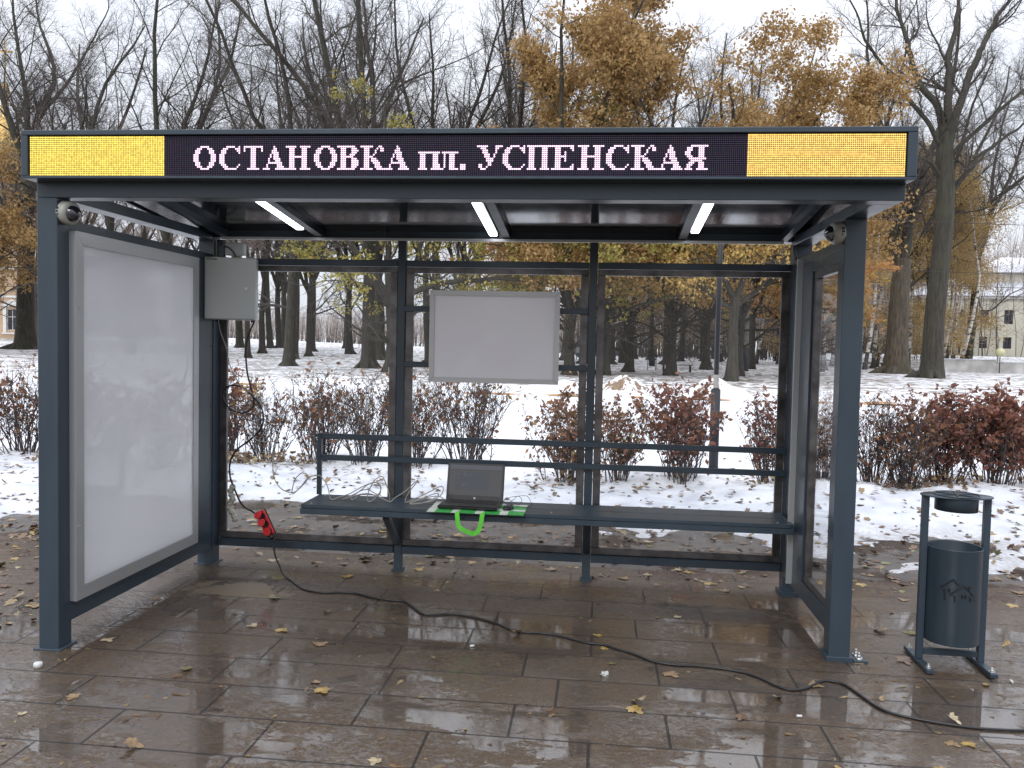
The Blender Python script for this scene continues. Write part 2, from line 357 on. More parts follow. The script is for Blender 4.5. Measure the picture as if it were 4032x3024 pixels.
def tubes(paths, sides):
    """paths: list of (pts, radii) -> V, quads"""
    groups = {}
    for p, r in paths: groups.setdefault(len(p), []).append((p, r))
    Vs, Fs, off = [], [], 0
    ang = 2*np.pi*np.arange(sides)/sides; ca, sa = np.cos(ang), np.sin(ang)
    for n, g in groups.items():
        P = np.array([a for a, _ in g], float); Rr = np.array([b for _, b in g], float)
        T = np.gradient(P, axis=1); T /= np.linalg.norm(T, axis=2, keepdims=True)+1e-9
        ref = np.where(np.abs(T[..., 2:3].mean(1, keepdims=True)) > .8, np.array([1., 0, 0]), np.array([0, 0, 1.]))
        U = np.cross(T, np.broadcast_to(ref, T.shape)); U /= np.linalg.norm(U, axis=2, keepdims=True)+1e-9
        W = np.cross(T, U)
        V = P[:, :, None, :] + Rr[:, :, None, None]*(ca[None, None, :, None]*U[:, :, None, :] + sa[None, None, :, None]*W[:, :, None, :])
        m = len(g); idx = off + np.arange(m*n*sides).reshape(m, n, sides)
        a = idx[:, :-1, :]; b = np.roll(a, -1, axis=2); c = np.roll(idx[:, 1:, :], -1, axis=2); d = idx[:, 1:, :]
        Fs.append(np.stack([a, b, c, d], -1).reshape(-1, 4)); Vs.append(V.reshape(-1, 3)); off += m*n*sides
    return np.concatenate(Vs), np.concatenate(Fs)
def tube_mesh(name, sets, mats):
    """sets: list of (paths, sides, material index)"""
    V, F, mi, off = [], [], [], 0
    for paths, sides, k in sets:
        if not paths: continue
        v, f = tubes(paths, sides); V.append(v); F.append(f+off); mi.append(np.full(len(f), k)); off += len(v)
    return npmesh(name, np.concatenate(V), [(4, np.concatenate(F))], mats, True, np.concatenate(mi))
def smooth_path(pts, n=6):
    """Catmull-Rom through the points"""
    P = [np.array(p, float) for p in pts]; P = [2*P[0]-P[1]] + P + [2*P[-1]-P[-2]]; o = []
    for i in range(1, len(P)-2):
        for j in range(n):
            t = j/n; a, b, c, d = P[i-1], P[i], P[i+1], P[i+2]
            o.append(.5*((2*b)+(-a+c)*t+(2*a-5*b+4*c-d)*t*t+(-a+3*b-3*c+d)*t**3))
    o.append(P[-2]); return np.array(o)
def cable(name, pts, r, mat, parent=None, n=6, sides=8, base=None):
    P = smooth_path(pts, n)
    if base is not None: P = P-np.array(base)
    return link(name, tube_mesh(name, [([(P, np.full(len(P), r))], sides, 0)], [mat]), parent)
# ------------------------------------------------------------------ the ground
def ss(a, b, x):
    t = min(1, max(0, (x-a)/(b-a))); return t*t*(3-2*t)
EDGE = [(-40, 1.2), (-12, 1.4), (-4, 1.7), (-1.9, 2.35), (-.25, 3.45), (1.4, 3.65), (5, 3.25), (6.2, 3.2), (12, 3.3), (40, 3.3)]
def edge(x): return float(np.interp(x, [e[0] for e in EDGE], [e[1] for e in EDGE]))
def gz(x, y):
    """height of the snow"""
    e = edge(x); d = y-e
    n = noise.fractal(Vector((x*1.3, y*1.3, 0)), .9, 2.1, 4)
    h = -.040 + .08*ss(-.3, .9, d) + .10*ss(.6, 2.0, d) - .10*ss(9, 16, y)
    h += n*(.078*ss(-1.5, -.3, d)*(1-.45*ss(.2, 1, d))+.02*ss(.5, 1.5, d))*(1-ss(8, 14, y))
    if y < e-1.1: h -= .08
    h += .012*noise.fractal(Vector((x*.5, y*.5, 3)), 1, 2, 3)*ss(10, 20, y)
    if x < -8: h += .5*ss(48, 85, y)*ss(-8, -22, x)
    h += 1.25*ss(74, 110, y)*ss(24, 34, x)
    h += (3.0*ss(150, 230, y))
    if x < -20 and y > 85: h += 1.1*math.exp(-((x+62)/24)**2-((y-135)/22)**2)
    return h
def quad(name, x0, x1, y0, y1, z, mat, nx=1):
    V = [(x, y, z-.0045*min(max(x, -12), 12)) for x in np.linspace(x0, x1, nx+1) for y in (y0, y1)]
    F = [(2*i, 2*i+2, 2*i+3, 2*i+1) for i in range(nx)]
    me = bpy.data.meshes.new(name); me.from_pydata(V, [], F); me.materials.append(mat); return tag(link(name, me), kind='structure')
quad("pavement", -48, 48, -45, 2.04, 0, M['pav'], 96)
quad("path", -48, 48, 2.04, 7.0, -.006, M['asph'], 96)
def axis(parts):
    a = []
    for lo, hi, st in parts: a += list(np.arange(lo, hi-1e-6, st))
    return np.array(a+[parts[-1][1]])
xs = axis([(-300, -60, 15), (-60, -12, 2), (-12, -5, .12), (-5, 9, .045), (9, 14, .2), (14, 70, 2), (70, 300, 15)])
ys = axis([(.6, 2, .1), (2, 6.5, .045), (6.5, 10, .2), (10, 40, .8), (40, 130, 3), (130, 420, 15)])
V = [(x, y, gz(x, y)) for y in ys for x in xs]
nx, ny = len(xs), len(ys); ii = np.arange(nx*ny).reshape(ny, nx)
F = np.stack([ii[:-1, :-1], ii[:-1, 1:], ii[1:, 1:], ii[1:, :-1]], -1).reshape(-1, 4)
tag(link("snow_ground", npmesh("snow_ground", V, [(4, F)], M['snow'])), kind='structure')

# ------------------------------------------------------------------ bus shelter
P = M['paint']
sh = empty("bus_shelter", (0, 0, 0), 0, "slate grey steel and glass bus shelter on the wet slabs", "bus shelter")
HB, D, W = 2.136, 1.68, 3.88
def post(x0, x1, y0, y1, z1, plate=.018, bolts=False):
    o = MB().box(x0, x1, y0, y1, -.02, z1).obj("post", P, sh)
    pl = MB().box(x0-plate, x1+plate, y0-plate, y1+plate, -.022, .008, .002)
    pl.obj("base_plate", P, o)
    if bolts:
        for yy in (y0+.02, y1-.03):
            MB().cyl((x1+.05, yy, -.015), (x1+.05, yy, .002), .017, n=20).cyl((x1+.05, yy, .002), (x1+.05, yy, .014), .010, n=6).cyl((x1+.05, yy, .014), (x1+.05, yy, .026), .006, n=12).obj("anchor_bolt", M['zinc'], o)
        MB().box(x1+.0185, x1+.085, y0-.012, y1+.014, -.022, -.006, .001).obj("plate_lug", P, o)
    return o
post(0, .1, 0, .1, HB)
post(W-.1, W, .5, .6, HB, .014, True)
post(0, .105, 1.60, 1.70, HB+.02)
post(3.79, 3.893, 1.60, 1.70, HB+.02)
for x in (1.31, 2.548): post(x, x+.052, D, D+.05, 2.16, .012)
# beams of the roof
MB().box(0, W, .0, .10, HB, 2.385).obj("front_beam", P, sh)
MB().box(.0, .10, .101, 1.60, HB, 2.19).obj("side_beam", P, sh)
MB().box(W-.10, W, .101, 1.60, HB, 2.19).obj("side_beam", P, sh)
MB().box(.0, W, 1.6, 1.70, 2.158, 2.232).obj("back_beam", P, sh)
b = MB().box(.16, 3.72, 1.583, 1.599, 2.143, 2.160, .001)
b.obj("reflection_lip", M['alu'], sh)  # bright strip, thickened to stand in for the white reflection under the back beam
roofz = lambda y: 2.362-.10*y
def sloped(x0, x1, y0, y1, dz0, dz1, name, mat, parent=sh):
    V = [(x, y, roofz(y)+dz) for x in (x0, x1) for y in (y0, y1) for dz in (dz0, dz1)]
    me = bpy.data.meshes.new(name); me.from_pydata(V, [], [(0, 1, 3, 2), (4, 6, 7, 5), (0, 4, 5, 1), (2, 3, 7, 6), (0, 2, 6, 4), (1, 5, 7, 3)]); me.materials.append(mat)
    return link(name, me, parent)
sloped(-.085, 3.955, .102, 1.86, 0, .012, "roof_sheet", M['roof'])
for x in (.165, 3.70): sloped(x, x+.04, .103, 1.598, -.045, -.001, "rafter", P)
for x in (.795, 2.0, 3.085): sloped(x, x+.05, .103, 1.598, -.040, -.001, "rafter", P)
for x in (-.09, 3.945): sloped(x, x+.013, .1, 1.87, -.012, .02, "roof_edge_trim", P)
b = MB().box(1.19, 1.255, 1.578, 1.5845, 2.165, 2.225, .001); b.cyl((1.225, 1.578, 2.196), (1.225, 1.570, 2.196), .008, n=12); b.obj("bracket", P, sh)
# back wall
for x0, x1 in ((.105, 1.308), (1.364, 2.546), (2.602, 3.79)):
    MB().box(x0, x1, D+.002, D+.042, 1.989, 2.03).obj("rail", P, sh)
    MB().box(x0, x1, D-.012, D+.046, .111, .160).obj("rail", P, sh)
    g = MB().box(x0+.004, x1-.004, D+.022, D+.028, .162, 1.987, 0).obj("glass_pane", M['glass'], sh)
    b = MB(); y0, y1 = D+.012, D+.038
    b.box(x0+.001, x1-.001, y0, y1, .162, .205, .002).box(x0+.001, x1-.001, y0, y1, 1.949, 1.987, .002)
    b.box(x0+.001, x0+.049, y0, y1, .2055, 1.9485, .002).box(x1-.049, x1-.001, y0, y1, .2055, 1.9485, .002)
    b.obj("glazing_strips", M['trim'], g)
for z0, z1 in ((1.698, 1.736), (1.340, 1.376)):
    MB().box(1.3625, 2.5475, D-.018, D+.008, z0, z1).obj("poster_rail", P, sh)
# left wall
MB().box(.004, .096, .101, 1.599, .111, .206).obj("rail", P, sh)
MB().box(.004, .096, .101, 1.599, 1.998, 2.046).obj("rail", P, sh)
b = MB().box(.092, .0985, 1.34, 1.5985, .208, 1.996, .001)
for z in (.45, 1.05, 1.45): b.cyl((.0985, 1.57, z), (.102, 1.57, z), .006, n=10)
b.obj("filler_sheet", P, sh)
# right wall
MB().box(3.79, 3.87, .601, 1.599, .100, .196).obj("rail", P, sh)
MB().box(3.79, 3.87, .601, 1.599, 1.998, 2.046).obj("rail", P, sh)
MB().box(3.792, 3.800, 1.382, 1.599, .198, 1.996, .001).obj("filler_sheet", P, sh)
MB().box(3.757, 3.80, 1.366, 1.381, .12, 2.03, .001).obj("edge_strip", M['alu'], sh)
MB().box(3.79, 3.85, 1.14, 1.365, .197, 1.997).obj("stile", P, sh)
MB().box(3.79, 3.85, .601, 1.139, 1.94, 1.997).obj("stile_rail", P, sh)
g = MB().box(3.818, 3.824, .605, 1.136, .2, 1.938, 0).obj("glass_pane", M['glass'], sh)
b = MB().box(3.80, 3.84, 1.10, 1.139, .24, 1.90, .002).box(3.80, 3.84, .602, 1.139, .198, .2395, .002).box(3.80, 3.84, .602, 1.139, 1.9005, 1.9395, .002)
b.obj("glazing_strips", M['trim'], g)
# cable drooping out of the corner of the roof
cable("loose_cable", [(3.79, 1.59, 2.15), (3.785, 1.585, 2.10), (3.80, 1.59, 2.05), (3.81, 1.6, 2.0), (3.80, 1.598, 1.96)], .009, M['black'], sh)

# ------------------------------------------------------------------ bench fixed to the back wall
bn = empty("bench", (.815, 1.28, .488), 0, "long slate grey shelter bench with two backrest rails, holding the laptop", "bench")
bo = Vector(bn.location)
def B(b, name, mat, parent=bn, org=bo):
    bmesh.ops.translate(b.b, verts=b.b.verts, vec=-org); return b.obj(name, mat, parent)
b = MB().box(.835, 3.755, 1.283, 1.455, .466, .488).box(.835, 3.755, 1.462, 1.655, .466, .488)
B(b, "seat", P)
b = MB().box(.815, 3.775, 1.28, 1.3, .430, .4645).box(.815, .834, 1.3, 1.655, .430, .4885).box(3.756, 3.775, 1.3, 1.655, .430, .4885).box(.834, 3.756, 1.63, 1.655, .430, .4645)
B(b, "seat_frame", P)
for x, y in ((.87, 1.33), (.87, 1.60), (2.36, 1.35), (3.69, 1.33), (3.69, 1.6)): B(MB().cyl((x, y, .488), (x, y, .492), .006, n=12), "bolt_head", M['zinc'])
for z1 in (.893, .7527):
    B(MB().box(.8305, 3.79, 1.63, 1.655, z1-.036, z1), "backrest", P)
B(MB().box(.80, .830, 1.63, 1.655, .489, .8935), "backrest_post", P)
for x in (1.315, 2.553):
    M4 = Matrix.Translation((x, 1.36, .415)) @ Matrix.Rotation(math.atan2(-.235, .30), 4, 'X')
    q = MB().box(0, .042, 0, .385, -.012, .03, .002, 0, M4)
    B(q, "support_strut", P)

# ------------------------------------------------------------------ light box on the left wall
def _acr():
    b = NB('frosted_acrylic'); tr = b.n('ShaderNodeBsdfTranslucent'); tr.inputs[0].default_value = (.92, .92, .92, 1); ms = b.n('ShaderNodeMixShader'); ms.inputs[0].default_value = .9; b.set(Base_Color=(.8, .8, .8), Roughness=.5)
    b.t.links.new(b.b.outputs[0], ms.inputs[1]); b.t.links.new(tr.outputs[0], ms.inputs[2]); b.t.links.new(ms.outputs[0], b.o.inputs[0]); return b.m
ACR = _acr()
def framed(name, loc, w, h, fw, depth, label, cat, pmat, amat, face='x', corner=True):
    """frame in the local xz plane facing -y, four mitred sides; rotated to face +x when asked"""
    t = empty(name, loc, 0, label, cat)
    M4 = Matrix.Rotation(math.pi/2, 4, 'Z') if face == 'x' else Matrix()
    fr = MB()
    o = [(0, 0), (w, 0), (w, h), (0, h)]; i = [(fw, fw), (w-fw, fw), (w-fw, h-fw), (fw, h-fw)]; g = .0012
    for k in range(4):
        a, b2 = o[k], o[(k+1) % 4]; c, d = i[(k+1) % 4], i[k]
        dx, dz = (np.sign(b2[0]-a[0])*g, np.sign(b2[1]-a[1])*g)
        pts = [(a[0]+dx, a[1]+dz), (b2[0]-dx, b2[1]-dz), (c[0]-dx, c[1]-dz), (d[0]+dx, d[1]+dz)]
        fr.prism(pts, depth, M4)
    fo = fr.obj("frame", amat, t)
    MB().box(fw*.9, w-fw*.9, .006, .012, fw*.9, h-fw*.9, 0, 0, M4).obj("poster_panel", pmat, t)
    MB().box(.004, w-.004, depth-.004, depth+.002, .004, h-.004, 0, 0, M4).obj("back_plate", ACR if face == 'x' else amat, t)
    return t, fo
lb, fo = framed("light_box", (.135, .085, .21), 1.25, 1.785, .064, .034, "tall blank white light box in an aluminium frame on the left wall", "light box", M['panel'], M['alu'])
for z in (.36, 1.42): MB().cyl((.0, .031, z), (.004, .031, z), .008, n=14).cyl((.0041, .031, z), (.006, .031, z), .0035, n=8).obj("screw", M['zinc'], fo)
framed("poster_frame", (1.537, 1.617, 1.25), .832, .586, .032, .042, "blank white landscape poster frame hung on the middle glass bay", "poster frame", M['poster'], m_alu("light_aluminium", (.46, .46, .46)), face='y')

# ------------------------------------------------------------------ LED sign
sg = empty("led_sign", (0, -.1, 2.205), 0, "long LED display reading ОСТАНОВКА пл. УСПЕНСКАЯ between two yellow fields", "LED sign")
b = MB(); X0, X1 = -.006, 3.888
b.box(X0, X1, .018, .099, 0, .215, .003)
b.box(X0, X1, 0, .0175, .193, .215, .002).box(X0, X1, 0, .0175, 0, .012, .002)
b.box(X0, X0+.030, .0, .0175, .0125, .1925, .002).box(X1-.038, X1, .0, .0175, .0125, .1925, .002)
hs = b.obj("housing", P, sg)
MB().box(X0+.031, X1-.039, .014, .0172, .0128, .1922, 0).obj("display_face", simple('matt_display_black', (.006, .005, .009), .75, Specular_IOR_Level=.15), sg)
G = dict(
O="....#####....|..###...###..|.###.....###.|.###.....###.|###.......###|###.......###|###.......###|###.......###|.###.....###.|.###.....###.|..###...###..|....#####....",
C="....#####..#|..###....###|.###......##|.###.......#|###.........|###.........|###.........|###.........|###.........|.###.......#|..###.....#.|...#######..",
T="###########|#...###...#|#...###...#|....###....|....###....|....###....|....###....|....###....|....###....|....###....|....###....|..#######..",
A="......#......|......##.....|.....###.....|.....####....|....#.###....|....#.###....|...#..####...|...#...###...|...########..|..#.....###..|..#.....####.|####...######",
H="######..######|..###....###..|..###....###..|..###....###..|..###....###..|..##########..|..###....###..|..###....###..|..###....###..|..###....###..|..###....###..|######..######",
B="##########..|..###...###.|..###...####|..###...###.|..###..###..|..#######...|..###...###.|..###...####|..###...####|..###...####|..###...###.|##########..",
K="#######...##...|..###....#.##..|..###...#..##..|..###...#......|..###..#.......|..#####........|..###.###......|..###.####.....|..###..####....|..###...###....|..###...####...|#######..######",
n="############|.###....###.|.###....###.|.###....###.|.###....###.|.###....###.|.###....###.|.###....###.|#####..#####",
l="...#########|....#..###..|....#..###..|....#..###..|....#..###..|....#..###..|##..#..###..|##..#..###..|####...#####",
U="######....####|..###.....##..|...###....#...|...###....#...|....###..#....|....###..#....|.....####.....|.....####.....|......##......|.##...##......|.##..#........|..###.........",
P="#############|.###....###..|.###....###..|.###....###..|.###....###..|.###....###..|.###....###..|.###....###..|.###....###..|.###....###..|.###....###..|#####..#####.",
E="############.|..###.....##.|..###......#.|..###..#.....|..###..#.....|..######.....|..###..#.....|..###..#.....|..###........|..###......#.|..###.....##.|############.",
Y="...#########|.###...###..|.###...###..|###....###..|###....###..|.###...###..|..#########.|...######...|..###..###..|.###...###..|.##....###..|####..######")
G['.'] = "###|###|###"
TXT = [('O', 97), ('C', 112), ('T', 126), ('A', 137), ('H', 150), ('O', 166), ('B', 179), ('K', 192), ('A', 206), ('n', 224), ('l', 234), ('.', 247), ('U', 256), ('C', 270), ('P', 283), ('E', 296), ('H', 310), ('C', 325), ('K', 338), ('A', 352), ('Y', 366)]
lit = set()
for ch, c0 in TXT:
    rows = G[ch].split('|')
    for j, row in enumerate(rows):
        for i, q in enumerate(row):
            if q == '#': lit.add((c0+i, 17-len(rows)+j))
NC, NR = 477, 20; px, pz = .0080, .00875
cols = {'w': [], 'y': [], 'o': [], 'd': []}
for c in range(NC):
    for r_ in range(NR):
        cc = (.029+px*(c+.5), .1925-.0045-pz*(r_+.38))
        k = 'y' if c < 80 else 'o' if c >= 398 else 'w' if (c, r_) in lit else 'd'
        cols[k].append(cc)
def dots(name, pts, rad, mat, y):
    n = 6; a = 2*np.pi*(np.arange(n)+.5)/n; Pn = np.array(pts)
    V = np.zeros((len(Pn), n, 3)); V[..., 0] = Pn[:, None, 0]+rad*np.cos(a); V[..., 1] = y; V[..., 2] = Pn[:, None, 1]+rad*np.sin(a)
    F = np.arange(len(Pn)*n).reshape(-1, n)
    return link(name, npmesh(name, V.reshape(-1, 3), [(n, F)], mat, False), sg)
dots("unlit_dots", cols['d'], .0024, LEDD, .0125)
dots("text", cols['w'], .0039, LEDW, .0125)
tag(dots("yellow_field", cols['y'], .0041, LEDY, .0125), "plain yellow left end of the display")
tag(dots("amber_field", cols['o'], .0041, LEDO, .0125), "plain amber right end of the display")

# ------------------------------------------------------------------ ceiling lamps
LBL = ["ceiling tube lamp nearest the light box, left of the three", "middle ceiling tube lamp above the blank poster frame", "ceiling tube lamp nearest the right side panel"]
for i, (x, y1) in enumerate(((.745, 1.46), (1.945, 1.592), (3.172, 1.47))):
    y0 = y1-1.0-.0; y1 = min(y1, 1.592)
    t = empty("tube_lamp", (x, y0, roofz(y0)), 0, LBL[i], "ceiling lamp", "tube lamps under the shelter roof")
    t.rotation_euler = (math.atan(-.10), 0, 0)
    L = y1-y0
    MB().box(-.03, .03, 0, L, -.014, -.002, .004).obj("lamp_body", M['camg'], t)
    h = MB().box(-.024, .024, .006, L-.022, -.034, -.0145, .008); h.obj("diffuser", LAMP, t)
    MB().box(-.027, .027, L-.0215, L-.001, -.032, -.0145, .006).obj("end_cap", M['camg'], t)

# ------------------------------------------------------------------ dome cameras
def dome(loc, sign, lbl):
    t = empty("dome_camera", loc, 0, lbl, "security camera", "dome cameras on the front posts")
    M4 = Matrix.Rotation(sign*math.pi/2, 4, 'Y')
    MB().lathe([(0, 0), (.055, 0), (.056, .004), (.056, .038), (.052, .046), (.042, .052), (.036, .052)], 40, M4).obj("housing", M['camg'], t)
    MB().lathe([(.040, .0515)]+[(.038*math.cos(a), .052+.034*math.sin(a)) for a in np.linspace(0, math.pi/2, 9)], 32, M4).obj("dome", M['smoke'], t)
    for za, zb in ((.010, .022), (-.004, .006)):
        q = MB().box(.006, .020, -.0565, -.0558, za, zb, 0)
        if sign < 0: bmesh.ops.scale(q.b, vec=(-1, 1, 1), verts=q.b.verts)
        q.obj("print", M['ink'], t)
    q = MB().cyl((.020*sign, -.0555, -.012), (.020*sign, -.058, -.012), .004, n=10); q.obj("screw", M['dkm'], t)
    return t
d1 = dome((.1005, .055, 2.075), 1, "ivory dome camera on the left front post above the light box")
d1.rotation_euler = (0, R(8), R(-14))
d2 = dome((3.7795, .55, 2.075), -1, "ivory dome camera on the right post with torn film on its dome")
d2.rotation_euler = (0, R(-6), R(4))
rg = random.Random(5)
b = MB()
for k in range(7):
    a = rg.uniform(0, 6.28); r0 = .03
    M4 = Matrix.Translation((-.075+.02*rg.random(), r0*math.cos(a)-.01, r0*math.sin(a))) @ Matrix.Rotation(rg.uniform(0, 3), 4, 'X') @ Matrix.Rotation(rg.uniform(-1, 1), 4, 'Y')
    b.box(-.013, .013, -.0004, .0004, -.02, .02, 0, 0, M4)
b.obj("torn_film", M['glass'], d2)

# ------------------------------------------------------------------ cabinet and junction box in the left corner
cb = empty("electrical_cabinet", (.062, 1.475, 1.62), R(14), "grey steel electrical cabinet in the left back corner beside the light box", "cabinet")
MB().box(0, .352, .006, .12, 0, .40, .006).obj("cabinet_body", M['boxg'], cb)
dr = MB().box(.037, .356, -.016, .004, .002, .396, .006).obj("door", M['boxg'], cb)
b = MB().cyl((.297, -.016, .20), (.297, -.020, .20), .011, n=24).cyl((.297, -.020, .20), (.297, -.0225, .20), .0065, n=20); b.obj("lock", M['zinc'], dr)
MB().box(.052, .115, -.0175, -.0158, .378, .391, 0).obj("name_plate", M['camg'], dr)
fc = bpy.data.curves.new("lettering", 'FONT'); fc.body = "Mustermann"; fc.size = .0135; fc.extrude = .0002
fo_ = bpy.data.objects.new("tmp", fc); COL.objects.link(fo_)
me = bpy.data.meshes.new_from_object(fo_.evaluated_get(bpy.context.evaluated_depsgraph_get())); bpy.data.objects.remove(fo_)
me.materials.append(M['ink']); o = link("lettering", me, dr, (.054, -.0178, .3805)); o.rotation_euler = (math.pi/2, 0, 0)
for x in (.10, .325): MB().cyl((x, .08, -.013), (x, .08, .001), .013, n=16).obj("cable_gland", M['dkm'], cb)
jb = empty("junction_box", (.11, 1.62, 2.035), 0, "small grey junction box on a bracket above the cabinet", "junction box")
MB().box(.06, .19, -.01, .04, .008, .088, .005).obj("box_body", M['boxg'], jb)
b = MB().box(0, .06, .012, .016, -.005, .11, .001).box(.05, .06, -.02, .012, .0, .10, .001); b.obj("bracket", P, jb)
for z in (.03, .075): MB().cyl((.02, .0118, z), (.02, .009, z), .006, n=12).obj("bolt", M['dkm'], jb)
cable("lead", [(.065, -.018, .06), (.09, -.03, .058), (.12, -.028, .035), (.14, -.01, .0)], .005, M['black'], jb)

# ------------------------------------------------------------------ power strip and cables
BLACK1=[(0.381,1.600,1.63),(0.375,1.600,1.599),(0.348,1.600,1.539),(0.329,1.600,1.459),(0.326,1.600,1.379),(0.336,1.600,1.279),(0.356,1.600,1.199),(0.375,1.600,1.139),(0.382,1.600,1.089),(0.375,1.600,1.054),(0.341,1.590,1.023),(0.294,1.590,1.014),(0.242,1.590,1.030),(0.200,1.590,1.064),(0.177,1.590,1.114),(0.180,1.590,1.154),(0.204,1.590,1.180),(0.251,1.590,1.194),(0.304,1.590,1.183),(0.356,1.585,1.149),(0.408,1.580,1.100),(0.442,1.580,1.051),(0.455,1.580,0.991),(0.446,1.580,0.930),(0.410,1.580,0.879),(0.348,1.580,0.826),(0.285,1.580,0.779),(0.249,1.580,0.732),(0.231,1.580,0.681),(0.232,1.570,0.630),(0.245,1.560,0.580),(0.266,1.550,0.540),(0.298,1.540,0.480),(0.335,1.520,0.431),(0.382,1.50,0.402),(0.424,1.480,0.392),(0.452,1.465,0.378),(.462,1.455,.362)]
cord = cable("hanging_power_cord", BLACK1, .006, M['black']); tag(cord, "looped black power cord hanging from the cabinet to the red power strip", "power cord")
tp = [(.27, 1.548, .545), (.25, 1.55, .50), (.262, 1.552, .45), (.235, 1.555, .40), (.27, 1.55, .35), (.285, 1.55, .31)]
Pt = smooth_path(tp, 5); tpv = tube_mesh("tape", [([(Pt, .013+.009*np.abs(np.sin(np.arange(len(Pt))*1.1)))], 7, 0)], [simple("cream_tape", (.45, .44, .36), .5, var=.3)])
tag(link("tape", tpv, cord), "crumpled cream tape")
ps = empty("power_strip", (.488, 1.47, .385), 0, "red power strip with flip lids hanging by the left glass bay", "power strip")
M4 = Matrix.Rotation(R(-26), 4, 'Y') @ Matrix.Rotation(R(-6), 4, 'X')
M4 = Matrix.Rotation(R(26), 4, 'Y').inverted()
b = MB().box(-.030, .030, -.014, .012, -.155, .012, .006, 0, M4); ps_b = b.obj("strip_body", M['red'], ps)
MB().box(-.032, .032, .0125, .020, -.157, .014, .004, 0, M4).obj("strip_back", M['black'], ps)
for k, z in enumerate((-.02, -.072, -.125)):
    MB().cyl(M4 @ Vector((.004, -.0138, z-.004)), M4 @ Vector((.004, -.019, z-.004)), .0235, n=28).obj("socket", M['black'], ps)
    tilt = (-.55, -.35, 0)[k]
    L4 = M4 @ Matrix.Translation((-.004, -.022-(.02 if k < 2 else 0), z+(.014 if k < 2 else 0))) @ Matrix.Rotation(tilt, 4, 'X')
    MB().cyl(L4 @ Vector((0, 0, 0)), L4 @ Vector((0, -.006, 0)), .026, .0245, n=32).obj("socket_lid", M['red'], ps)
b = MB().cyl(M4 @ Vector((0, 0, -.158)), M4 @ Vector((0, 0, -.185)), .021, .012, n=18); b.cyl(M4 @ Vector((0, 0, -.185)), M4 @ Vector((0, 0, -.205)), .010, .008, n=14)
b.obj("cord_grip", M['black'], ps)
CORD=[(.574,1.468,.19),(.588,1.462,.12),(0.622,1.45,0.052),(.67,1.40,.012),(0.754,1.31,0.006),(.83,1.215,.006),(0.906,1.139,0.006),(1.032,1.104,0.006),(1.130,1.131,0.006),(1.225,1.125,0.006),(1.336,1.064,0.006),(1.435,1.038,0.006),(1.530,1.025,0.006),(1.588,0.967,0.006),(1.655,0.865,0.006),(1.705,0.813,0.006),(1.767,0.829,0.006),(1.832,0.853,0.006),(1.921,0.841,0.006),(2.012,0.803,0.006),(2.105,0.741,0.006),(2.197,0.656,0.006),(2.282,0.626,0.006),(2.362,0.630,0.006),(2.444,0.612,0.006),(2.526,0.567,0.006),(2.605,0.523,0.006),(2.683,0.513,0.006),(2.759,0.459,0.006),(2.833,0.407,0.006),(2.904,0.336,0.006),(2.975,0.307,0.006),(3.041,0.298,0.006),(3.128,0.302,0.006),(3.234,0.289,0.006),(3.336,0.257,0.006),(3.396,0.202,0.006),(3.450,0.129,0.006),(3.509,0.086,0.006),(3.583,0.118,0.006),(3.673,0.209,0.006),(3.717,0.221,0.006),(3.770,0.188,0.006),(3.806,0.081,0.006),(3.837,-0.028,0.006),(3.880,-0.091,0.006),(3.959,-0.131,0.006),(4.067,-0.166,0.006),(4.180,-0.185,0.006),(4.299,-0.184,0.006),(4.6,-0.17,0.006),(5.2,-.3,.006),(6.2,-.2,.006)]
CORD = [(x, y, z-.0045*x if z < .01 else z) for x, y, z in CORD]
tag(cable("extension_cord", CORD, .0057, M['black'], n=7), "black extension cord snaking over the wet slabs from the red power strip", "extension cord")
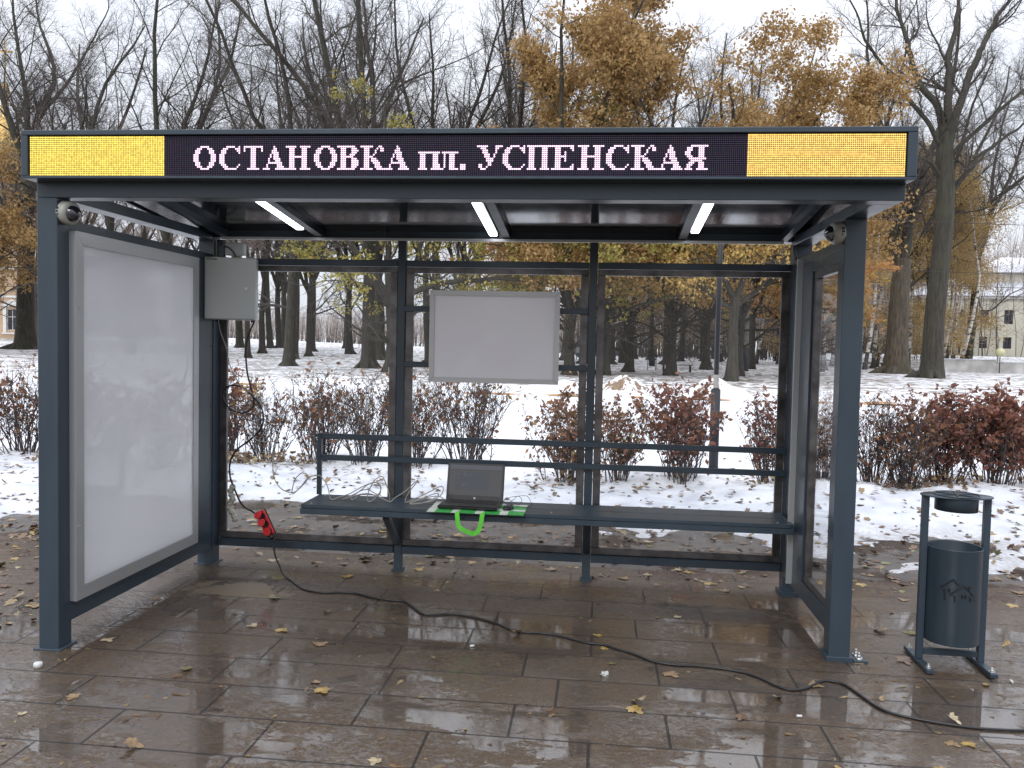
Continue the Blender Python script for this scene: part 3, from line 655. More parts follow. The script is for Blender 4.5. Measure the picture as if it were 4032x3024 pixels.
GREY1=[(0.155,1.56,1.615),(0.20,1.500,1.535),(0.238,1.500,1.437),(0.259,1.500,1.339),(0.296,1.500,1.261),(0.347,1.500,1.184),(0.419,1.500,1.146),(0.465,1.500,1.098),(0.481,1.500,1.049),(0.461,1.500,0.990),(0.431,1.500,0.929),(0.416,1.500,0.880),(0.452,1.500,0.846),(0.513,1.500,0.841),(0.562,1.500,0.843),(0.564,1.500,0.820),(0.552,1.500,0.775),(0.553,1.500,0.706),(0.561,1.500,0.617),(0.597,1.500,0.554),(0.648,1.500,0.523),(0.699,1.500,0.523),(0.749,1.500,0.565),(0.781,1.500,0.606),(0.779,1.500,0.640),(0.749,1.49,0.649),(0.713,1.48,0.613),(0.694,1.48,0.553),(0.694,1.48,0.513),(0.739,1.49,0.555),(0.779,1.495,0.606),(0.820,1.49,0.632),(0.870,1.48,0.639),(0.905,1.46,0.615),(0.935,1.45,0.572),(0.958,1.450,0.496),(1.015,1.450,0.514),(1.080,1.450,0.537),(1.145,1.450,0.576),(1.210,1.450,0.606),(1.259,1.450,0.612),(1.280,1.450,0.577),(1.260,1.450,0.536),(1.220,1.450,0.495),(1.195,1.450,0.497),(1.195,1.450,0.533),(1.210,1.450,0.582),(1.242,1.450,0.631),(1.283,1.450,0.653),(1.307,1.450,0.618),(1.333,1.450,0.539),(1.338,1.450,0.493),(1.374,1.450,0.524),(1.438,1.450,0.567),(1.485,1.450,0.613),(1.513,1.450,0.638),(1.505,1.450,0.621),(1.470,1.450,0.576),(1.442,1.450,0.527),(1.439,1.450,0.495),(1.479,1.450,0.513),(1.535,1.450,0.539),(1.598,1.450,0.573),(1.654,1.450,0.603),(1.676,1.450,0.596),(1.663,1.450,0.552),(1.599,1.440,0.510),(1.520,1.430,0.496),(1.471,1.430,0.494),(1.479,1.44,0.505),(1.543,1.44,0.527),(1.623,1.44,0.558),(1.647,1.45,0.551),(1.583,1.44,0.509),(1.512,1.42,0.494),(1.475,1.42,0.495),(1.559,1.43,0.528),(1.639,1.45,0.543),(1.687,1.450,0.525)]
GREY3=[(1.338,1.455,.493),(1.19,1.46,.54),(1.026,1.470,0.495),(1.075,1.470,0.517),(1.132,1.470,0.548),(1.188,1.470,0.594),(1.237,1.470,0.612),(1.270,1.470,0.581),(1.263,1.470,0.533),(1.206,1.470,0.530),(1.140,1.470,0.528),(1.092,1.470,0.495),(1.083,1.470,0.509),(1.140,1.470,0.552),(1.189,1.470,0.562),(1.238,1.470,0.540),(1.275,1.470,0.529)]
nc = cable("network_cable", GREY1, .0032, M['cgrey'], n=7); tag(nc, "pale grey network cable coiled along the bench to the laptop", "network cable")
cable("loop", GREY3, .0032, M['cgrey'], nc, n=7)

# ------------------------------------------------------------------ laptop, bag and mouse
bg_ = empty("shopping_bag", (1.62, 1.215, .489), 0, "flattened green and white shopping bag under the laptop with its handle hanging down", "shopping bag")
b = MB()
for i in range(12):
    for j in range(6):
        x0, x1 = i*.0485, (i+1)*.0485; y0, y1 = j*.054, (j+1)*.054
        z = .004+.0015*math.sin(i*1.3+j*2.1)
        b.box(x0, x1, y0, y1, .0008, z, 0, (i*7+j*3+(i*j) % 3) % 3 == 0 and 1 or 0)
bgb = b.obj("bag_body", [M['matg'], M['matw']], bg_)
hp = [(.185, .02, .006), (.186, -.004, .002), (.19, -.012, -.03), (.196, -.016, -.065), (.215, -.022, -.088), (.25, -.026, -.103), (.285, -.028, -.112), (.31, -.026, -.104), (.325, -.02, -.08), (.333, -.014, -.045), (.338, -.008, .0), (.338, .02, .006)]
Pp = smooth_path(hp, 4)
V = []; 
for i, p in enumerate(Pp):
    t = Pp[min(i+1, len(Pp)-1)]-Pp[max(i-1, 0)]; t /= np.linalg.norm(t); n_ = np.cross(t, (0, 1, 0)); n_ /= np.linalg.norm(n_)+1e-9
    for s1, s2 in ((-1, -1), (1, -1), (1, 1), (-1, 1)): V.append(p+n_*.0135*s1+np.array((0, 1, 0))*.0012*s2)
F = [[4*i+a, 4*i+(a+1) % 4, 4*i+4+(a+1) % 4, 4*i+4+a] for i in range(len(Pp)-1) for a in range(4)]
link("handle", npmesh("handle", V, [(4, np.array(F))], M['green'], False), bg_)
lp = empty("laptop", (1.668, 1.30, .4945), R(-2.5), "open black laptop showing a grey window, standing on the green bag", "laptop")
bs = MB().box(0, .368, 0, .240, .002, .022, .006).obj("base", M['lapt'], lp)
b = MB()
for r_ in range(5):
    for c in range(15): b.box(.020+c*.0218, .0395+c*.0218, .100+r_*.0205, .118+r_*.0205, .022, .0245, 0)
b.obj("keys", M['keys'], bs)
MB().box(.12, .22, .015, .085, .022, .0226, 0).obj("touchpad", M['keys'], bs)
lid = bpy.data.objects.new("lid", None); COL.objects.link(lid)
bpy.data.objects.remove(lid)
T4 = Matrix.Translation((0, .236, .016)) @ Matrix.Rotation(R(-14), 4, 'X')
ld = MB().box(0, .368, 0, .010, 0, .236, .005, 0, T4).obj("lid", M['lapt'], lp)
def face(name, x0, x1, z0, z1, y, mat): return MB().box(x0, x1, y, y+.0006, z0, z1, 0, 0, T4).obj(name, mat, ld)
face("screen", .016, .352, .030, .222, -.0007, m_emit("screen_grey", (.08, .08, .084), .25))
face("title_bar", .016, .352, .196, .222, -.0014, m_emit("screen_bar", (.11, .12, .16), .3))
face("menu_bar", .016, .352, .186, .1935, -.0014, m_emit("screen_dark", (.03, .03, .035), .5))
face("video_window", .055, .272, .066, .176, -.0014, m_emit("screen_video", (.02, .025, .04), .6))
VL = m_emit("screen_video_light", (.10, .12, .15), .25)
for x, x2, z_, z2 in ((.062, .085, .160, .168), (.105, .118, .150, .172), (.122, .160, .156, .162), (.098, .118, .088, .106), (.125, .150, .094, .099), (.130, .158, .110, .113)):
    MB().box(x, x2, -.0021, -.0015, z_, z2, 0, 0, T4).obj("video_shape", VL, ld)
b = MB().cyl(T4 @ Vector((.184, -.0002, .014)), T4 @ Vector((.184, -.001, .014)), .0065, n=20); b.obj("round_badge", simple("badge", (.5, .52, .55), .3), ld)
ms = empty("computer_mouse", (2.095, 1.37, .4945), R(-20), "small black computer mouse on the right end of the green bag", "mouse")
prof = [(0, 0), (.026, 0), (.029, .006), (.028, .014), (.022, .024), (.012, .030), (0, .032)]
q = MB().lathe(prof, 28); bmesh.ops.scale(q.b, vec=(1, 1.75, 1), verts=q.b.verts); q.obj("mouse_body", M['lapt'], ms)
q = MB().cyl((-.003, -.025, .024), (.003, -.025, .024), .009, n=16); q.obj("scroll_wheel", M['cgrey'], ms)
MO=[(2.104,1.42,0.520),(2.135,1.450,0.501),(2.195,1.450,0.496),(2.230,1.450,0.504),(2.225,1.450,0.535),(2.201,1.450,0.565),(2.154,1.450,0.564),(2.099,1.450,0.554),(2.060,1.450,0.536),(2.077,1.450,0.513),(2.115,1.450,0.538),(2.146,1.450,0.563),(2.170,1.450,0.541),(2.155,1.450,0.509),(2.116,1.450,0.523),(2.076,1.450,0.553),(2.057,1.450,0.528),(2.035,1.46,.515)]
ml = Matrix.Rotation(-R(-20), 3, 'Z'); MO = [tuple(ml @ (Vector(p)-Vector((2.095, 1.37, .4945)))) for p in MO]
cable("mouse_cord", MO, .0016, M['black'], ms, n=6, sides=6)

# ------------------------------------------------------------------ litter bin
bi = empty("litter_bin", (4.365, .55, -.018), R(-1.5), "slate grey street litter bin with a cut-out of two houses, right of the shelter", "litter bin")
for s in (-1, 1):
    b = MB().box(s*.142-.018, s*.142+.018, -.165, .165, .004, .024, .002); f_ = b.obj("foot", P, bi)
    for y in (-.135, .135):
        q = MB()
        q.cyl((s*.142, y, .024), (s*.142, y, .027), .014, n=20).cyl((s*.142, y, .027), (s*.142, y, .036), .0095, n=6).cyl((s*.142, y, .036), (s*.142, y, .044), .005, n=10)
        q.obj("anchor_bolt", M['zinc'], f_)
    MB().box(s*.142-.015, s*.142+.015, -.015, .015, .0245, .825, .002).obj("upright", P, bi)
MB().box(-.126, .126, -.013, .013, .045, .075, .002).obj("cross_bar", P, bi)
q = MB().lathe([(.0, .834), (.165, .834), (.166, .831), (.165, .828), (0, .828)], 48); bmesh.ops.scale(q.b, vec=(1, .62, 1), verts=q.b.verts)
top = q.obj("top_plate", P, bi)
q = MB().lathe([(.098, .835), (.106, .835), (.106, .840), (.098, .840), (.098, .835)], 40)
for k in range(3):
    q.box(-.098, .098, -.004, .004, .8352, .8395, 0, 0, Matrix.Rotation(k*math.pi/3+.3, 4, 'Z'))
q.obj("ashtray_grille", P, top)
MB().lathe([(.097, .8347), (0, .8347)], 32).obj("ashtray_well", M['dkm'], top)
MB().lathe([(.096, .8275), (.096, .762), (0, .762)], 40).obj("ashtray_cup", P, top)
bk = MB().lathe([(0, .125), (.125, .125), (.126, .127), (.126, .583), (.128, .587), (.123, .587), (.121, .582), (.121, .135), (0, .135)], 56).obj("bucket", P, bi)
# two house outlines wrapped on the bucket: drawn as (angle-wise x, z)
H1 = [[(-.074, .348), (-.077, .398), (-.095, .404), (-.042, .448), (-.017, .425)],
      [(-.033, .344), (-.034, .372), (-.054, .375), (-.001, .424), (.045, .379), (.031, .369), (.031, .350)], [(.031, .353), (.059, .356)],
      [(.025, .398), (.026, .418)], [(.018, .419), (.034, .419)]]
H2 = [(-.057, .388, .014), (-.002, .364, .014), (.009, .364, .014)]
def wrap(x, z, r=.1275):
    a = x*1.04+.004*(x > 0); a = a/.128; return (r*math.sin(a), -r*math.cos(a), z)
paths = []
for pl_ in H1:
    for (xa, za), (xb, zb) in zip(pl_, pl_[1:]):
        ex = .0015/max(1e-3, math.hypot(xb-xa, zb-za))
        pts = [wrap(xa+(xb-xa)*t, za+(zb-za)*t) for t in np.linspace(-ex, 1+ex, 6)]
        paths.append((np.array(pts), np.full(6, .0034)))
for x, z_, h_ in H2: paths.append((np.array([wrap(x, z_), wrap(x, z_+h_/2), wrap(x, z_+h_)]), np.full(3, .0048)))
link("house_emblem", tube_mesh("house_emblem", [(paths, 6, 0)], [M['ink']]), bk)

# ------------------------------------------------------------------ bits of litter on the slabs
rg = random.Random(11)
BITS = [(.0, .0), ]
from_px = [("torn white paper scrap on the wet slabs near the cord", (2.683, .119), 'paper'), ("small white cigarette end on the slabs left of the middle", (2.031, .383), 'stub'),
           ("small white cigarette end near the right post and the cord", (3.484, -.186), 'stub'), ("small white cigarette end to the right of the bin", (4.569, .361), 'stub')]
for lb_, (x, y), kd in from_px:
    if kd == 'stub':
        b = MB().cyl((-.011, 0, .006), (.011, 0, .006), .0055, n=12); o = b.obj("cigarette_end", M['white'], None, (x, y, -.0045*x)); o.rotation_euler = (0, 0, rg.uniform(0, 3)); tag(o, lb_, "litter", "cigarette ends on the slabs")
    else:
        b = MB()
        for k in range(5): b.box(-.014, .014, -.0004, .0004, -.008, .010, 0, 0, Matrix.Translation((rg.uniform(-.01, .01), rg.uniform(-.01, .01), .009)) @ Matrix.Rotation(rg.uniform(0, 6), 4, 'Z') @ Matrix.Rotation(rg.uniform(-1.2, 1.2), 4, 'X'))
        tag(b.obj("paper_scrap", M['white'], None, (x, y, -.0045*x)), lb_, "litter")
b = MB().lathe([(0, .022), (.016, .022), (.019, .018), (.0195, 0), (0, 0)], 24)
tag(b.obj("bottle_cap", M['white'], None, (.141, -.207, 0)), "white plastic bottle cap beside the left front post", "bottle cap")
# ------------------------------------------------------------------ fallen leaves
def outline(kind, rg):
    if kind == 'maple':
        pts = [(0, 0), (.22, -.10), (.50, .05), (.36, .16), (.62, .42), (.40, .42), (.36, .56), (.22, .52), (.16, .86), (0, 1.0)]
    else: pts = [(0, 0), (.16, .06), (.33, .30), (.36, .52), (.22, .80), (0, 1.0)]
    left = [(-x*rg.uniform(.8, 1.1), y) for x, y in pts[1:-1]][::-1]
    return [(x+rg.uniform(-.02, .02), y+rg.uniform(-.02, .02)) for x, y in pts] + left
def leaf_geo(kind, size, rg, curl, stem=True):
    o = outline(kind, rg); n = len(o)
    def H(x, y): return curl*(abs(x)**1.5*rg_c[0]+abs(y-.5)**2*rg_c[1]+.25*math.sin(3*x+5*y+rg_c[2])*.3)
    rg_c = (rg.uniform(-.3, 1.0), rg.uniform(-.2, 1.0), rg.uniform(0, 6))
    V = [(0, .45)]+[((x*.5), (y*.5+.225)) for x, y in o]+[(x, y) for x, y in o]
    V = [(x*size, (y-.45)*size, H(x, y-.45)*size) for x, y in V]
    mz = min(v[2] for v in V); V = [(x, y, z-mz+.002) for x, y, z in V]
    F3 = [(0, 1+i, 1+(i+1) % n) for i in range(n)]; F4 = [(1+i, 1+n+i, 1+n+(i+1) % n, 1+(i+1) % n) for i in range(n)]
    if stem:
        k = len(V); y0 = -.45*size; d = rg.uniform(-.3, .3)*size
        V += [(-.012*size, y0, .003), (.012*size, y0, .003), (.012*size+d, y0-.6*size, .006), (-.012*size+d, y0-.6*size, .006)]
        F4 = F4+[(k, k+1, k+2, k+3)]
    return V, F3, F4
LC = dict(yellow=((.30, .20, .06), "yellow"), tan=((.25, .17, .095), "tan"), brown=((.12, .065, .035), "brown"), olive=((.15, .14, .05), "olive green"), pale=((.36, .29, .18), "pale"))
LM = {k: simple("leaf_"+k, v[0], .32, var=.35, scale=35) for k, v in LC.items()}
rg = random.Random(21); LEAF = {}
for k in LC:
    for v in range(4):
        V, F3, F4 = leaf_geo('maple' if v < 3 else 'oval', .085 if v < 3 else .06, rg, (.12, .35, .9, .4)[v])
        LEAF[k, v] = npmesh("fallen_leaf", V, [(3, np.array(F3)), (4, np.array(F4))], LM[k], False)
LG = "leaves fallen on the wet slabs"
nleaf = 0
while nleaf < 285:
    y = rg.uniform(-2.3, 2.9) if rg.random() < .75 else rg.uniform(1.6, 3.1)
    dd = y+3.72; x = 2.62-.10*dd+rg.uniform(-.64, .64)*dd
    if y > edge(x)-.2: continue
    p = .30
    if y > 1.7: p = .9
    if x < .0 or x > 4.0: p = max(p, .8)
    if x < -.2 and y > -.6: p = 1
    if rg.random() > p: continue
    if abs(x-.05) < .12 and abs(y-.05) < .12: continue
    k = rg.choices(['yellow', 'tan', 'brown', 'olive', 'pale'], [4, 4, 2.2, 1.6, 3])[0]
    v = rg.choices([0, 1, 2, 3], [4, 3, 1.6, 2] if y > -1 else [7, 2, .2, 2])[0]
    o = link("fallen_leaf", LEAF[k, v], None, (x, y, -.0045*x+(.0 if y < 2.04 else -.004)))
    s = rg.uniform(.42, .92); o.scale = (s, s*rg.uniform(.8, 1.1), s); o.rotation_euler = (0, 0, rg.uniform(0, 6.28))
    tag(o, {'yellow': "yellow maple leaf lying on the wet slabs", 'tan': "tan leaf lying flat on the wet slabs", 'brown': "dark brown curled leaf on the wet slabs", 'olive': "olive green leaf on the wet slabs", 'pale': "pale bleached leaf stuck to the wet slabs"}[k], "leaf", LG)
    nleaf += 1
# litter nobody could count, on the verge, under the hedge and on the path
Vs, F3s, F4s, off = [], [], [], 0
base = [leaf_geo('maple', .085, rg, c, False) for c in (.1, .22, .45, .3)]+[leaf_geo('oval', .055, rg, .3, False) for _ in range(2)]
base = [(np.array(a), np.array(b_), np.array(c)) for a, b_, c in base]
def scatter(n, fx, fy, lift=.0, smin=.38, smax=.85, tilt=.25, ok=None):
    global off
    k = 0
    while k < n:
        x, y = fx(), fy()
        if ok and not ok(x, y): continue
        a, b_, c = rg.choice(base); s = rg.uniform(smin, smax)
        Mx = np.array((Matrix.Rotation(rg.uniform(0, 6.28), 3, 'Z') @ Matrix.Rotation(rg.gauss(0, tilt), 3, 'X')))
        g = max(gz(x, y), -.0045*x-.004) if y > 1.2 else -.0045*x
        Vs.append((a*s) @ Mx.T + np.array((x, y, g+lift*rg.random()+.004))); F3s.append(b_+off); F4s.append(c+off); off += len(a); k += 1
scatter(1500, lambda: rg.uniform(-6, 9), lambda: rg.uniform(2.3, 4.6), ok=lambda x, y: y > edge(x)-1.2 and rg.random() < (1.0 if x > 4 or x < 0 else .55))
scatter(650, lambda: rg.uniform(-6, 9), lambda: rg.gauss(4.85, .35), .03)
scatter(160, lambda: rg.uniform(-6, 11), lambda: rg.uniform(5.4, 9))
for cx_, cy_, n_ in ((-1.35, 5.0, 200), (-.75, 5.15, 170), (2.3, 5.0, 40), (3.4, 5.1, 50), (4.2, 5.1, 40), (6.1, 5.3, 160), (5.6, 5.2, 60), (7.2, 5.4, 110)):
    scatter(n_, lambda: rg.gauss(cx_, .2), lambda: rg.gauss(cy_, .13), .11, tilt=.6)
scatter(800, lambda: rg.uniform(-3.6, -.1), lambda: rg.uniform(.2, 2.4), 0, .35, .8, ok=lambda x, y: x < -.25)
scatter(520, lambda: rg.uniform(-5, 9), lambda: rg.uniform(1.75, 3.3), 0, .35, .8)
def fr_x(): return 0
for k in range(2600):
    y = rg.uniform(-2.7, 2.0)**1 if rg.random() < .6 else -2.7+1.8*rg.random()
    x = 2.6+rg.uniform(-.8, .85)*(y+4.2)
    if rg.random() < .45 and -.1 < y < 1.6 and .2 < x < 3.7: continue
    a, b_, c = rg.choice(base); s = rg.uniform(.06, .26)
    Mx = np.array((Matrix.Rotation(rg.uniform(0, 6.28), 3, 'Z') @ Matrix.Rotation(rg.gauss(0, .12), 3, 'X')))
    Vs.append((a*s*np.array((1, rg.choice((1, 1, 2.5)), .5))) @ Mx.T + np.array((x, y, -.0045*x+.001))); F3s.append(b_+off); F4s.append(c+off); off += len(a)
lit_o = link("leaf_litter", npmesh("leaf_litter", np.concatenate(Vs), [(3, np.concatenate(F3s)), (4, np.concatenate(F4s))], M['litter'], False))
tag(lit_o, "brown and tan leaf litter scattered over the snow verge and wet path", "leaf litter", kind='stuff')

# ------------------------------------------------------------------ hedge
def unit(v): n = math.sqrt(v[0]**2+v[1]**2+v[2]**2); return (v[0]/n, v[1]/n, v[2]/n)
def walk(rg, p, d, L, n, wig, up=0.0):
    """wandering line: returns points and the last direction"""
    pts = [p]; st = L/n
    for _ in range(n):
        d = unit((d[0]+rg.gauss(0, wig), d[1]+rg.gauss(0, wig), d[2]+rg.gauss(0, wig)+up))
        p = (p[0]+d[0]*st, p[1]+d[1]*st, p[2]+d[2]*st); pts.append(p)
    return pts, d
def leafcloud(rs, C_, size, flat=0.0):
    """quads of random tilt round the given centres"""
    C_ = np.asarray(C_); n = len(C_)
    a = rs.normal(size=(n, 3)); a /= np.linalg.norm(a, axis=1, keepdims=True)
    b = np.cross(a, rs.normal(size=(n, 3))); b /= np.linalg.norm(b, axis=1, keepdims=True)
    if flat: pass
    s = size*rs.uniform(.45, 1.5, (n, 1))
    V = np.stack([C_-a*s*.5, C_+b*s*.32-a*s*.05, C_+a*s*.55, C_-b*s*.32+a*s*.05], 1)
    return V.reshape(-1, 3), np.arange(4*n).reshape(n, 4)
def make_shrub(seed, h, wdt, nst, leafy, lmat, name):
    rg = random.Random(seed); rs = np.random.RandomState(seed)
    p5, p3, tips = [], [], []
    for i in range(nst):
        a = rg.uniform(0, 6.28); r0 = rg.uniform(0, .16)
        p = (r0*math.cos(a)*1.3, r0*math.sin(a)*.8, -.08); lean = rg.uniform(.05, .55)*wdt
        L = h*rg.uniform(.75, 1.12)
        pts, d = walk(rg, p, unit((math.cos(a)*lean, math.sin(a)*lean*.7, 1)), L, 9, .11, .07)
        r = rg.uniform(.0045, .0085); p5.append((np.array(pts), np.linspace(r, r*.35, len(pts))))
        for j in range(rg.randint(5, 8)):
            k = rg.randint(2, 9); a2 = rg.uniform(0, 6.28); q = pts[k]
            pp, _ = walk(rg, q, unit((math.cos(a2)*.75, math.sin(a2)*.7, .75)), rg.uniform(.15, .38)*(1.2-k*.07), 4, .16, .10)
            p3.append((np.array(pp), np.linspace(r*.5, .0016, 5))); tips += [pp[-1], pp[-2], pp[3], pp[2]]
            for _ in range(3):
                k2 = rg.randint(1, 4); a3 = rg.uniform(0, 6.28)
                p2, _ = walk(rg, pp[k2], unit((math.cos(a3)*.8, math.sin(a3)*.8, .6)), rg.uniform(.05, .16), 2, .15, .1)
                p3.append((np.array(p2), np.array((.0024, .0018, .0013)))); tips += [p2[-1], p2[1]]
    st = tube_mesh(name+"_stems", [(p5, 5, 0), (p3, 3, 0)], [M['stem']])
    tips = np.array(tips); z = tips[:, 2]
    wgt = leafy*(.6+.5*np.clip(z/h, 0, 1)**1.5)
    rep = rs.poisson(wgt); C_ = np.repeat(tips, rep, axis=0); C_ = C_+rs.normal(scale=.018, size=C_.shape)
    V, F = leafcloud(rs, C_, .050)
    return st, npmesh(name+"_leaves", V, [(4, F)], lmat, False)
SH = {'bare': make_shrub(1, .98, .9, 46, .14, M['hedgeb'], "bare"), 'bare2': make_shrub(2, .92, 1.0, 44, .22, M['hedgeb'], "bare"),
      'mid': make_shrub(3, .92, .72, 32, .5, M['hedge'], "mid"), 'mid2': make_shrub(4, .92, .8, 30, .75, M['hedgeb'], "mid"),
      'full': make_shrub(5, .90, .85, 38, 1.0, M['hedge'], "full"), 'full2': make_shrub(6, .9, .9, 44, 1.45, M['hedge'], "full")}
HEDGE = [(-5.3, 5.5, 'bare', 1, "bare shrub with a few red leaves, far left outside the shelter"), (-4.55, 5.35, 'mid', .95, "thin red-tinged shrub at the left picture edge"), (-3.9, 5.3, 'bare2', 1, "bare shrub just left of the left front post"),
 (-3.2, 5.45, 'mid', .9, "shrub hidden behind the white light box"), (-2.5, 5.6, 'bare', .9, "bare shrub behind the light box and cabinet"), (-1.72, 5.8, 'mid', 1.02, "red-topped shrub behind the looped black cord"),
 (-1.12, 5.5, 'bare', .86, "bare shrub over the big heap of brown leaves"), (-.45, 5.45, 'bare2', 1.0, "bare shrub left of the bench end"), (.05, 5.5, 'bare', .9, "bare shrub seen above the backrest rails"), (.62, 5.45, 'bare2', .98, "bare shrub beside the first middle post"), (1.2, 5.55, 'bare', 1.06, "wide bare shrub right behind the laptop"),
 (2.3, 5.0, 'mid2', .98, "orange-brown shrub left of the second middle post"), (2.85, 5.05, 'mid2', .85, "orange-brown shrub right of the second middle post"), (3.50, 5.15, 'full', .98, "leafy red shrub just left of the lamp post"),
 (4.40, 5.25, 'mid', .92, "reddish shrub in the right glass bay"), (5.0, 5.4, 'bare2', .9, "thin shrub behind the right side panel"), (5.55, 5.55, 'bare', .85, "thin shrub just right of the right post"),
 (5.8, 5.3, 'bare2', .9, "sparse red shrub between the shelter and the dense hedge"), (6.25, 5.55, 'full2', .92, "dense rust-red shrub behind the litter bin"), (6.75, 5.5, 'full2', .98, "dense rust-red shrub right behind the bin top"),
 (7.3, 5.75, 'full2', .96, "dense rust-red shrub right of the litter bin"), (7.9, 6.0, 'full', 1.0, "dense rust-red shrub at the right picture edge"), (8.6, 6.3, 'full2', 1.0, "dense rust-red shrub beyond the right edge")]
rg = random.Random(8)
for x, y, k, s, lb_ in HEDGE:
    t = empty("hedge_shrub", (x, y, gz(x, y)), rg.uniform(0, 6.28), lb_, "shrub", "shrubs of the hedge behind the shelter"); t.scale = (s, s, s)
    link("stems", SH[k][0], t); link("leaves", SH[k][1], t)

# ------------------------------------------------------------------ trees
def ring(p, r): return p
class Tree:
    def __init__(s, seed): s.rg = random.Random(seed); s.big, s.mid, s.fine, s.tips = [], [], [], []
    def put(s, pts, r0, r1, lev):
        r = np.linspace(1, 0, len(pts))**.8*(r0-r1)+r1
        (s.big if lev <= 1 else s.mid if lev == 2 else s.fine).append((np.array(pts), r))
    def grow(s, p, d, L, r, lev, S):
        n = S['seg'][lev]; pts, _ = walk(s.rg, p, d, L, n, S['wig'][lev], S['up'][lev])
        re = r*S['tap'][lev]; s.put(pts, r, re, lev)
        if lev >= S['max']: s.tips += pts[1:]; return
        cnt = S['n'][lev+1]; t0 = S['t0'][lev]
        c = s.rg.randint(int(cnt*.8), int(cnt*1.2+.5)); ph = s.rg.uniform(0, 6.28)
        for i in range(c):
            t = t0+(1-t0)*(i+s.rg.random())/c; k = min(n-1, int(t*n)); f = t*n-k
            q = tuple(pts[k][j]*(1-f)+pts[k+1][j]*f for j in range(3))
            dd = unit(tuple(pts[k+1][j]-pts[k][j] for j in range(3)))
            ph += 2.4+s.rg.gauss(0, .5); an = s.rg.uniform(*S['ang'][lev+1])
            u = unit((dd[1], -dd[0], .001)) if abs(dd[2]) < .999 else (1, 0, 0)
            v = (dd[1]*u[2]-dd[2]*u[1], dd[2]*u[0]-dd[0]*u[2], dd[0]*u[1]-dd[1]*u[0])
            nd = tuple(dd[j]*math.cos(an)+(u[j]*math.cos(ph)+v[j]*math.sin(ph))*math.sin(an) for j in range(3))
            Lc = L*S['len'][lev+1]*s.rg.uniform(.65, 1.25)*(1.15-.55*t); rr = (r*(1-t)+re*t)
            s.grow(q, unit(nd), Lc, min(rr*.7, max(S['rmin'], rr*S['rad'][lev+1])), lev+1, S)
S_LIN = dict(max=4, seg=[7, 10, 7, 5, 3], wig=[.02, .10, .15, .20, .24], up=[.05, .035, .05, .035, .02], tap=[.6, .22, .25, .35, .5], n=[0, 5, 17, 15, 10], t0=[.6, .18, .12, .10, 0],
             ang=[0, (.28, .62), (.5, .95), (.5, 1.0), (.5, 1.1)], len=[0, .95, .32, .42, .42], rad=[0, .55, .42, .45, .6], rmin=.011)
def trunk_pts(rg, H, lean=(0, 0), r0=.45, flare=1.38):
    n = 9; pts = []; rr = []
    for i in range(n+1):
        t = i/n; pts.append((lean[0]*t+.12*math.sin(t*4+rg.random()*.4)*t, lean[1]*t, H*t)); rr.append(r0*(1+(flare-1)*math.exp(-t*H/.35))*(1-.28*t))
    # extra ring for the root flare
    pts = [(0, 0, -.3), (0, 0, .0), (0, 0, .25)]+pts[1:]; rr = [r0*flare*1.15, r0*flare, r0*(1+(flare-1)*.5)]+rr[1:]
    return pts, rr
def roots(rg, r0):
    o = []
    for k in range(rg.randint(4, 6)):
        a = rg.uniform(0, 6.28); L = r0*rg.uniform(1.5, 2.4)
        o.append((np.array([(math.cos(a)*r0*.5, math.sin(a)*r0*.5, .75), (math.cos(a)*r0*.95, math.sin(a)*r0*.95, .28), (math.cos(a)*L*.8, math.sin(a)*L*.8, .06), (math.cos(a)*L*1.15, math.sin(a)*L*1.15, -.12)]), np.array((.08, .17, .13, .05))*r0/.45))
    return o
def make_tree(seed, H0=7.5, Lm=18, r0=.42, spec=S_LIN, nlead=3, lead=(.12, .45), lean=(0, 0), limbs=None, leaf=None, name="tree", bark='bark', twig='twig', tipf=1.0):
    T = Tree(seed); rg = T.rg
    pts, rr = trunk_pts(rg, H0, lean, r0); trunk = [(np.array(pts), np.array(rr))]+roots(rg, r0)
    top = pts[-1]; a0 = rg.uniform(0, 6.28)
    for i in range(nlead):
        a = a0+i*2*math.pi/nlead+rg.gauss(0, .3); an = rg.uniform(*lead) if nlead > 1 else .05
        T.grow(top, (math.sin(an)*math.cos(a), math.sin(an)*math.sin(a), math.cos(an)), Lm*rg.uniform(.85, 1.1), r0*.62*rg.uniform(.8, 1.0), 1, spec)
    for _ in range(limbs or 0):
        k = rg.randint(len(pts)//2, len(pts)-2); a = rg.uniform(0, 6.28)
        T.grow(pts[k], unit((math.cos(a), math.sin(a), .35)), Lm*.45*rg.uniform(.7, 1.1), r0*.28, 2, dict(spec, len=[0, .95, .32, .5, .5]))
    tm = tube_mesh(name+"_trunk", [(trunk, 12, 0)], [M[bark]])
    cm = tube_mesh(name+"_crown", [(T.big, 8, 0), (T.mid, 5, 0), (T.fine, 3, 1)], [M[bark], M[twig]])
    return tm, cm, T
